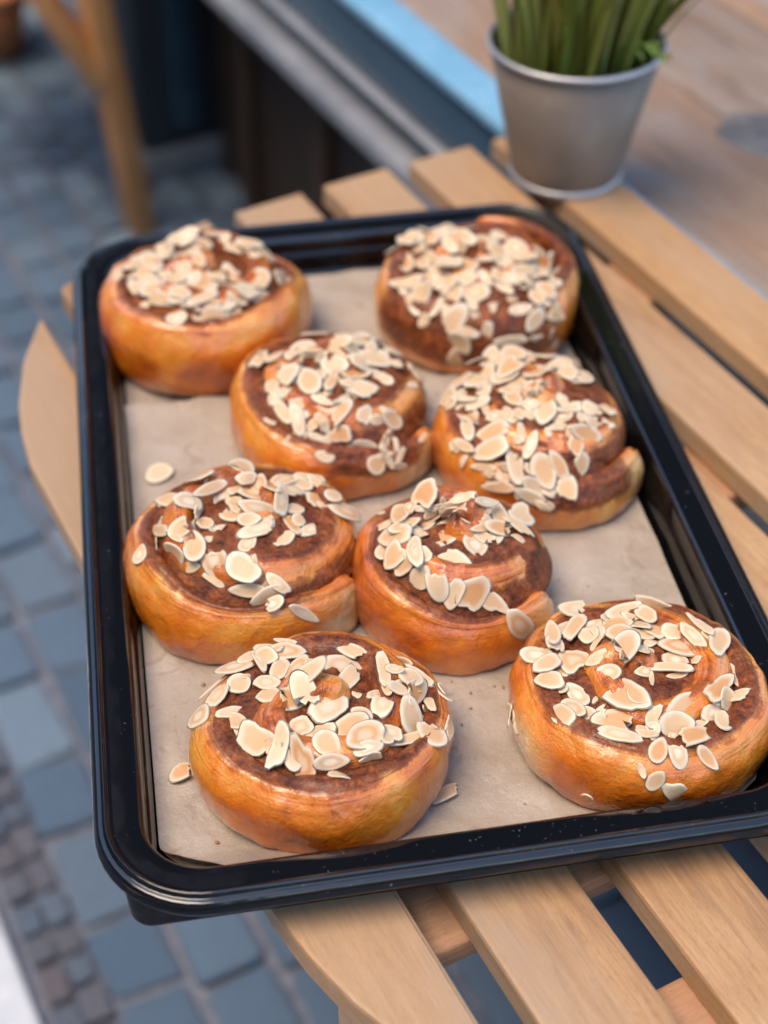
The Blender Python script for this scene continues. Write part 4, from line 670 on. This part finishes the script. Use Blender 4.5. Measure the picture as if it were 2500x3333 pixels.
def flake_mesh(name, kind, seed):
    rn = random.Random(seed); ns_ = 20; rings = (.0, .42, .74, .93, 1.0); v, f, rd = [], [], []
    out = []
    for k in range(ns_):
        a = 2 * math.pi * k / ns_; x, y = math.cos(a), math.sin(a)
        if kind == 'oval': r = 1 / (abs(x) ** 2.25 + abs(y) ** 2.25) ** (1 / 2.25)
        elif kind == 'drop': r = 1 / (abs(x) ** 2.1 + abs(y) ** 2.1) ** (1 / 2.1); y_s = 1 - .38 * max(0, x) ** 1.5; out.append((x * r * 1.0, y * r * y_s)); continue
        elif kind == 'broken': r = 1 / (abs(x) ** 2.2 + abs(y) ** 2.2) ** (1 / 2.2); xx, yy = x * r, y * r; cut = .42 + .22 * yy + .10 * math.sin(yy * 9 + seed); out.append((min(xx, cut) * 1.25 - .12, yy)); continue
        elif kind == 'shard':
            r = 1 / (abs(x) ** 3 + abs(y) ** 3) ** (1 / 3) * (1 + .16 * math.sin(2 * a + seed) + .12 * math.sin(3 * a + 2 * seed))
        else: r = 1 / (abs(x) ** 3.2 + abs(y) ** 3.2) ** (1 / 3.2)
        r *= 1 + .05 * math.sin(3 * a + seed) + .035 * math.sin(5 * a + 2 * seed) + rn.uniform(-.055, .045)
        out.append((x * r, y * r))
    th_ = .00035; bend = rn.uniform(.0003, .0015) * rn.choice((-1, 1)); tw = rn.uniform(-.0007, .0007)
    def zz(x, y): return bend * (x * x - .4) + tw * x * y + .0002 * math.sin(3 * x + seed) * y
    for side in (1, -1):
        v.append((0, 0, zz(0, 0) + side * th_)); rd.append(0)
        for q in rings[1:]:
            for x, y in out:
                e = 1 if q < .95 else .35
                v.append((x * q * .5, y * q * .5, zz(x * q, y * q) + side * th_ * e)); rd.append(q)
    nr = len(rings) - 1; off = 1 + nr * ns_
    for s_ in (0, 1):
        b0 = s_ * off
        for k in range(ns_):
            k2 = (k + 1) % ns_
            t_ = (b0, b0 + 1 + k, b0 + 1 + k2); f.append(t_ if s_ == 0 else t_[::-1])
            for j in range(nr - 1):
                p, q = b0 + 1 + j * ns_, b0 + 1 + (j + 1) * ns_
                t_ = (p + k, q + k, q + k2, p + k2); f.append(t_ if s_ == 0 else t_[::-1])
    p, q = 1 + (nr - 1) * ns_, off + 1 + (nr - 1) * ns_
    for k in range(ns_):
        k2 = (k + 1) % ns_; f.append((p + k, q + k, q + k2, p + k2))
    me = bpy.data.meshes.new(name); me.from_pydata(v, [], f); me.update()
    me.polygons.foreach_set('use_smooth', [True] * (len(me.polygons) - ns_) + [True] * ns_)
    at = me.attributes.new('rad', 'FLOAT', 'POINT'); at.data.foreach_set('value', rd)
    me.materials.append(M['almond']); return me
FM = {k: [flake_mesh('almond_flake', k, i * 7 + j) for j in range(c_)] for i, (k, c_) in enumerate((('oval', 7), ('drop', 7), ('broken', 6), ('shard', 6), ('sliver', 4)))}
def pick_flake(rn, L, Wd):
    q = Wd / L
    if L < .0065: kind = rn.choice(('shard', 'broken'))
    elif q < .36: kind = rn.choice(('sliver', 'drop', 'sliver'))
    else: kind = rn.choices(('oval', 'drop', 'broken', 'shard'), (.30, .32, .22, .16))[0]
    return rn.choice(FM[kind])
def flake(rn, pos, nrm, dirv, L, Wd, toast, parent=None, tilt=8, me=None):
    nrm = nrm.normalized(); d = dirv - nrm * dirv.dot(nrm)
    if d.length < 1e-6: d = nrm.orthogonal()
    d.normalize(); yv = nrm.cross(d)
    R_ = Matrix((d, yv, nrm)).transposed()
    R_ = R_ @ Matrix.Rotation(math.radians(rn.gauss(0, tilt)), 3, 'X') @ Matrix.Rotation(math.radians(rn.gauss(0, tilt * .7)), 3, 'Y')
    if rn.random() < .5: R_ = R_ @ Matrix.Rotation(math.pi, 3, 'Z')
    o = bpy.data.objects.new('almond_flake', me or pick_flake(rn, L, Wd)); link(o, parent)
    o.matrix_local = Matrix.Translation(pos) @ R_.to_4x4() @ Matrix.Diagonal((L, Wd, rn.uniform(.8, 1.15), 1))
    o.color = (min(1, max(0, toast * 1.15 + rn.uniform(-.12, .22))), rn.choice((0, 0, 0, 0, .6, 1)), rn.random(), 1)
    return o
for bi, s in enumerate(BUNS):
    root = empty('almond_roll', (s['x'], s['y'], PZ + .0022))
    tag(root, s['label'], 'pastry', 'almond rolls in the black tray')
    v, f, uvv, fill, pale, bake, lam = bun_geometry(s)
    me = bpy.data.meshes.new('dough'); me.from_pydata([tuple(p) for p in v.tolist()], [], [tuple(int(q) for q in t_) for t_ in f]); me.update()
    me.polygons.foreach_set('use_smooth', [True] * len(me.polygons))
    for nm, arr in (('fill', fill), ('pale', pale), ('bake', bake), ('lam', lam)):
        at = me.attributes.new(nm, 'FLOAT', 'POINT'); at.data.foreach_set('value', arr)
    li = np.empty(len(me.loops), int); me.loops.foreach_get('vertex_index', li)
    ul = me.uv_layers.new(name='UVMap'); ul.data.foreach_set('uv', uvv[li].ravel())
    me.materials.append(M['dough']); dough = link(bpy.data.objects.new('dough', me), root); dough.color = (s.get('brown', .5), 0, 0, 1)
    fv, ff = filling_mesh(s['R'], s['H'], bi * 3.1, squash=s['squash'], lvl=.64)
    fo = py_obj('filling', fv, ff, M['filling'], root)
    # flakes lie on whatever is under them, later ones on the earlier ones
    tree = BVHTree.FromPolygons(v.tolist() + fv, [tuple(int(q) for q in t_) for t_ in f] + [tuple(q + len(v) for q in t_) for t_ in ff])
    rn = random.Random(100 + bi); placed = []
    lst = list(FLAKES[bi]); more = (.55, .75, .40, .40, .30, .35, .22, .22)[bi]
    extra = []
    for k in range(int(len(lst) * more)):                        # small pieces and slivers in among the large flakes
        e = rn.choice(lst); aa = rn.uniform(0, 6.28); rr = rn.uniform(30, 80); Lx = rn.uniform(40, 120)
        extra.append((e[0] + rr * math.cos(aa), e[1] + rr * math.sin(aa), e[2], math.cos(aa * 3), math.sin(aa * 3), 0, Lx, Lx * rn.uniform(.25, .75), rn.uniform(.1, .6)))
    for (px, py, pz, dx, dy, dz, L, Wd, to) in extra + lst:
        pos = Vector((px, py, pz)) * 1e-4; hit = tree.find_nearest(pos, .03)
        if hit[0] is None: continue
        p, nn_ = hit[0], hit[1]
        if nn_.z < 0 and pz > 200: nn_ = -nn_
        # average the normal over the footprint so that flakes bridge small bumps
        acc = nn_.copy()
        for k in range(6):
            q = p + Matrix.Rotation(k * 1.047, 3, nn_) @ nn_.orthogonal().normalized() * (Wd * .5e-4)
            h2 = tree.find_nearest(q + nn_ * .002, .02)
            if h2[0] is not None and h2[1].dot(nn_) > .2: acc += h2[1]
        nn_ = acc.normalized()
        lay_ = sum(1 for q, l2 in placed if (q - p).length < .36 * (L * 1e-4 + l2) * .9)
        lay_ = min(lay_, 4)
        off = .0003 + .0006 * lay_
        flake(rn, p + nn_ * off, nn_, Vector((dx, dy, dz)), L * 1e-4, Wd * 1e-4, to, root, 3.5 + 2.5 * lay_)
        placed.append((p, L * 1e-4))

# loose flakes lying on the paper and on the rim
def tray_pt(lx, ly, z):
    q = Matrix.Rotation(TY, 3, 'Z') @ Vector((lx, ly, 0)); return Vector((TO.x + q.x, TO.y + q.y, z))
rn = random.Random(77)
for lx, ly, z, nrm, ang, L, Wd, to, lab in (
    (-.1257, .0437, PZ + .0042, (0, 0, 1), 62, .0185, .0150, .0, 'pale round almond flake lying alone on the paper at the left'),
    (-.1275, -.1760, PZ + .0050, (-.12, .1, 1), 25, .0125, .0105, .75, 'toasted square almond flake on the paper left of the front pastry'),
    (-.0065, -.2085, PZ + .0048, (.0, .1, 1), 33, .0165, .0075, .3, 'long almond flake on the paper between the two front pastries')):
    o = flake(rn, tray_pt(lx, ly, z), Vector(nrm), Vector((math.cos(math.radians(ang)), math.sin(math.radians(ang)), 0)), L, Wd, to, None, 2, FM['oval'][2] if lx < -.1 and ly > 0 else FM['broken'][1])
    tag(o, lab, 'almond flake', 'loose almond flakes')

bm = bmesh.new(); rn = random.Random(9)
for k in range(150):
    if k < 90:
        s_ = rn.choice(BUNS); a = rn.uniform(0, 6.28); r_ = s_['R'] * rn.uniform(.95, 1.35); q = Vector((s_['x'] + r_ * math.cos(a), s_['y'] + r_ * math.sin(a), 0))
    else: q = tray_pt(rn.uniform(-.13, .13), rn.uniform(-.22, .22), 0)
    lq = Matrix.Rotation(-TY, 3, 'Z') @ (q - Vector((TO.x, TO.y, 0)))
    if abs(lq.x) > .134 or abs(lq.y) > .222: continue
    z_ = PZ + (.0028 if lq.y < .10 else .0012); c_ = rn.uniform(.0004, .0013); r0 = bmesh.ops.create_icosphere(bm, subdivisions=1, radius=c_)
    bmesh.ops.scale(bm, vec=(rn.uniform(.7, 1.5), rn.uniform(.7, 1.5), rn.uniform(.4, .9)), verts=r0['verts'])
    bmesh.ops.translate(bm, vec=(q.x, q.y, z_ + c_ * .4), verts=r0['verts'])
cr_ = mesh_obj('crumbs', bm, M['crumb'], None, smooth=False); tag(cr_, 'tiny brown crumbs strewn over the kraft paper', 'crumbs', kind='stuff')

# ------------------------------------------------------------------ zinc pot and its plant
pc = Vector((.1350, 1.031, TABLE)); ph_ = .105
pot = empty('metal_pot', pc); tag(pot, 'small tapered zinc pot standing at the table corner against the counter', 'pot')
lathe('pot_wall', [(.0400, .0015), (.0405, .004), (.0612, ph_ - .003), (.0597, ph_ - .003), (.0580, ph_ - .012), (.0390, .006), (.0005, .006)], M['zinc'], pot, 72)
lathe('rolled_rim', [(.0612 + .0022 * math.cos(a), ph_ - .002 + .0022 * math.sin(a)) for a in [2 * math.pi * k / 14 for k in range(15)]], M['bright_zinc'], pot, 72)
lathe('base_ring', [(.0395, .0000), (.0415, .0004), (.0422, .0020), (.0420, .0042), (.0408, .0055), (.0400, .0050)], M['bright_zinc'], pot, 72)
plant = empty('potted_plant', pc + Vector((0, 0, .0065))); tag(plant, 'dense olive green grassy plant growing out of the zinc pot', 'plant')
lathe('soil', [(.0005, .074), (.030, .073), (.0485, .070), (.0375, .002), (.0005, .002)], M['soil'], plant, 32)
def blade(name, base, tip, ctrl, w, m, parent, nseg=14, curl=.3):
    v, f, uvv = [], [], []
    p0, p1, p2 = Vector(base), Vector(ctrl), Vector(tip)
    side0 = Vector((rn.uniform(-1, 1), rn.uniform(-1, 1), 0)).normalized()
    for i in range(nseg + 1):
        q = i / nseg; p = p0 * (1 - q) ** 2 + p1 * 2 * q * (1 - q) + p2 * q * q
        tg = (p1 - p0) * (1 - q) + (p2 - p1) * q; sd_ = (side0 - tg.normalized() * side0.dot(tg.normalized())).normalized(); nr_ = tg.normalized().cross(sd_)
        ww = w * (1 - q ** 3) * (.75 + .5 * min(1, q * 3)) * .5 + .0002
        for k, (a_, b_) in enumerate(((-1, .0), (-.55, -.16), (0, -.26), (.55, -.16), (1, .0), (.5, -.08), (0, -.14), (-.5, -.08))):
            v.append(p + sd_ * a_ * ww + nr_ * b_ * ww * (1 + curl)); uvv.append((k / 8, q))
    for i in range(nseg):
        for k in range(8):
            k2 = (k + 1) % 8; f.append((i * 8 + k, i * 8 + k2, (i + 1) * 8 + k2, (i + 1) * 8 + k))
    o = py_obj(name, v, f, m, parent)
    ul = o.data.uv_layers.new(name='UVMap')
    for lp in o.data.loops: ul.data[lp.index].uv = uvv[lp.vertex_index]
    return o
rn = random.Random(12)
for k in range(96):
    a = 2.39996 * k; r = .0475 * math.sqrt((k + .5) / 96)
    b0 = (r * math.cos(a), r * math.sin(a), .062)
    lean = Vector((math.cos(a), math.sin(a), 0)) * r * .55 + Vector((.014 + .25 * max(0, b0[0]), 0, 0))
    hgt = rn.uniform(.13, .24)
    c_ = (b0[0] + lean.x * .2, b0[1] + lean.y * .2, .066 + hgt * .55); t_ = (b0[0] + lean.x * 2.2 + rn.uniform(-.045, .035), b0[1] + lean.y * 2.0 + rn.uniform(-.035, .035), .066 + hgt)
    blade('leaf', b0, t_, c_, rn.choice((.005, .006, .008, .010)) * rn.uniform(.85, 1.15), M['leaf'], plant, curl=rn.uniform(-.6, .6))
sb = (.022, -.02, .066)
br = blade('young_leaf', sb, (.058, -.045, .098), (.028, -.035, .135), .005, M['newleaf'], plant)
for k in range(7):
    q = .35 + .09 * k; p = Vector(sb) * (1 - q) ** 2 + Vector((.028, -.035, .135)) * 2 * q * (1 - q) + Vector((.058, -.045, .098)) * q * q
    blade('leaflet', p, p + Vector((.010, -.008 if k % 2 else .008, -.006)), p + Vector((.006, -.004 if k % 2 else .004, .004)), .0035, M['newleaf'], br, 5)

# ------------------------------------------------------------------ wooden chair and terracotta pot further back
ch = empty('wooden_chair', (-.62, 2.33, 0)); tag(ch, 'light wooden chair leg and brace standing on the paving behind the tray', 'chair')
def cw(p): return Vector(p) - Vector((-.62, 2.33, 0))
bar('leg', cw((-.383, 2.12, 0)), cw((-.414, 2.10, .46)), .048, .036, M['chairwood'], ch)
bar('leg', cw((-.845, 2.14, 0)), cw((-.820, 2.10, .46)), .036, .030, M['chairwood'], ch)
bar('leg', cw((-.400, 2.54, 0)), cw((-.420, 2.50, .85)), .036, .030, M['chairwood'], ch)
bar('leg', cw((-.840, 2.54, 0)), cw((-.820, 2.50, .85)), .036, .030, M['chairwood'], ch)
bar('brace', cw((-.412, 2.102, .262)), cw((-.515, 2.10, .46)), .046, .03, M['chairwood'], ch)
for k in range(6):
    bm = bmesh.new(); box_bm(bm, -.22, .22, -.030, .030, .461, .479, .004); bmesh.ops.translate(bm, vec=(0, -.20 + k * .075, 0), verts=bm.verts); mesh_obj('seat_slat', bm, M['chairwood'], ch)
for k in range(2): bar('back_slat', cw((-.43, 2.495, .62 + .14 * k)), cw((-.81, 2.495, .62 + .14 * k)), .05, .016, M['chairwood'], ch)
tp = empty('terracotta_pot', (-.735, 2.76, 0)); tag(tp, 'orange terracotta pot on the paving at the top left edge', 'pot')
lathe('pot_wall', [(.0005, .0), (.055, .0), (.075, .11), (.070, .11), (.052, .012), (.0005, .012)], M['terracotta'], tp, 40)
lathe('pot_rim', [(.074, .095), (.083, .097), (.085, .125), (.080, .128), (.070, .126), (.070, .100)], M['terracotta'], tp, 40)
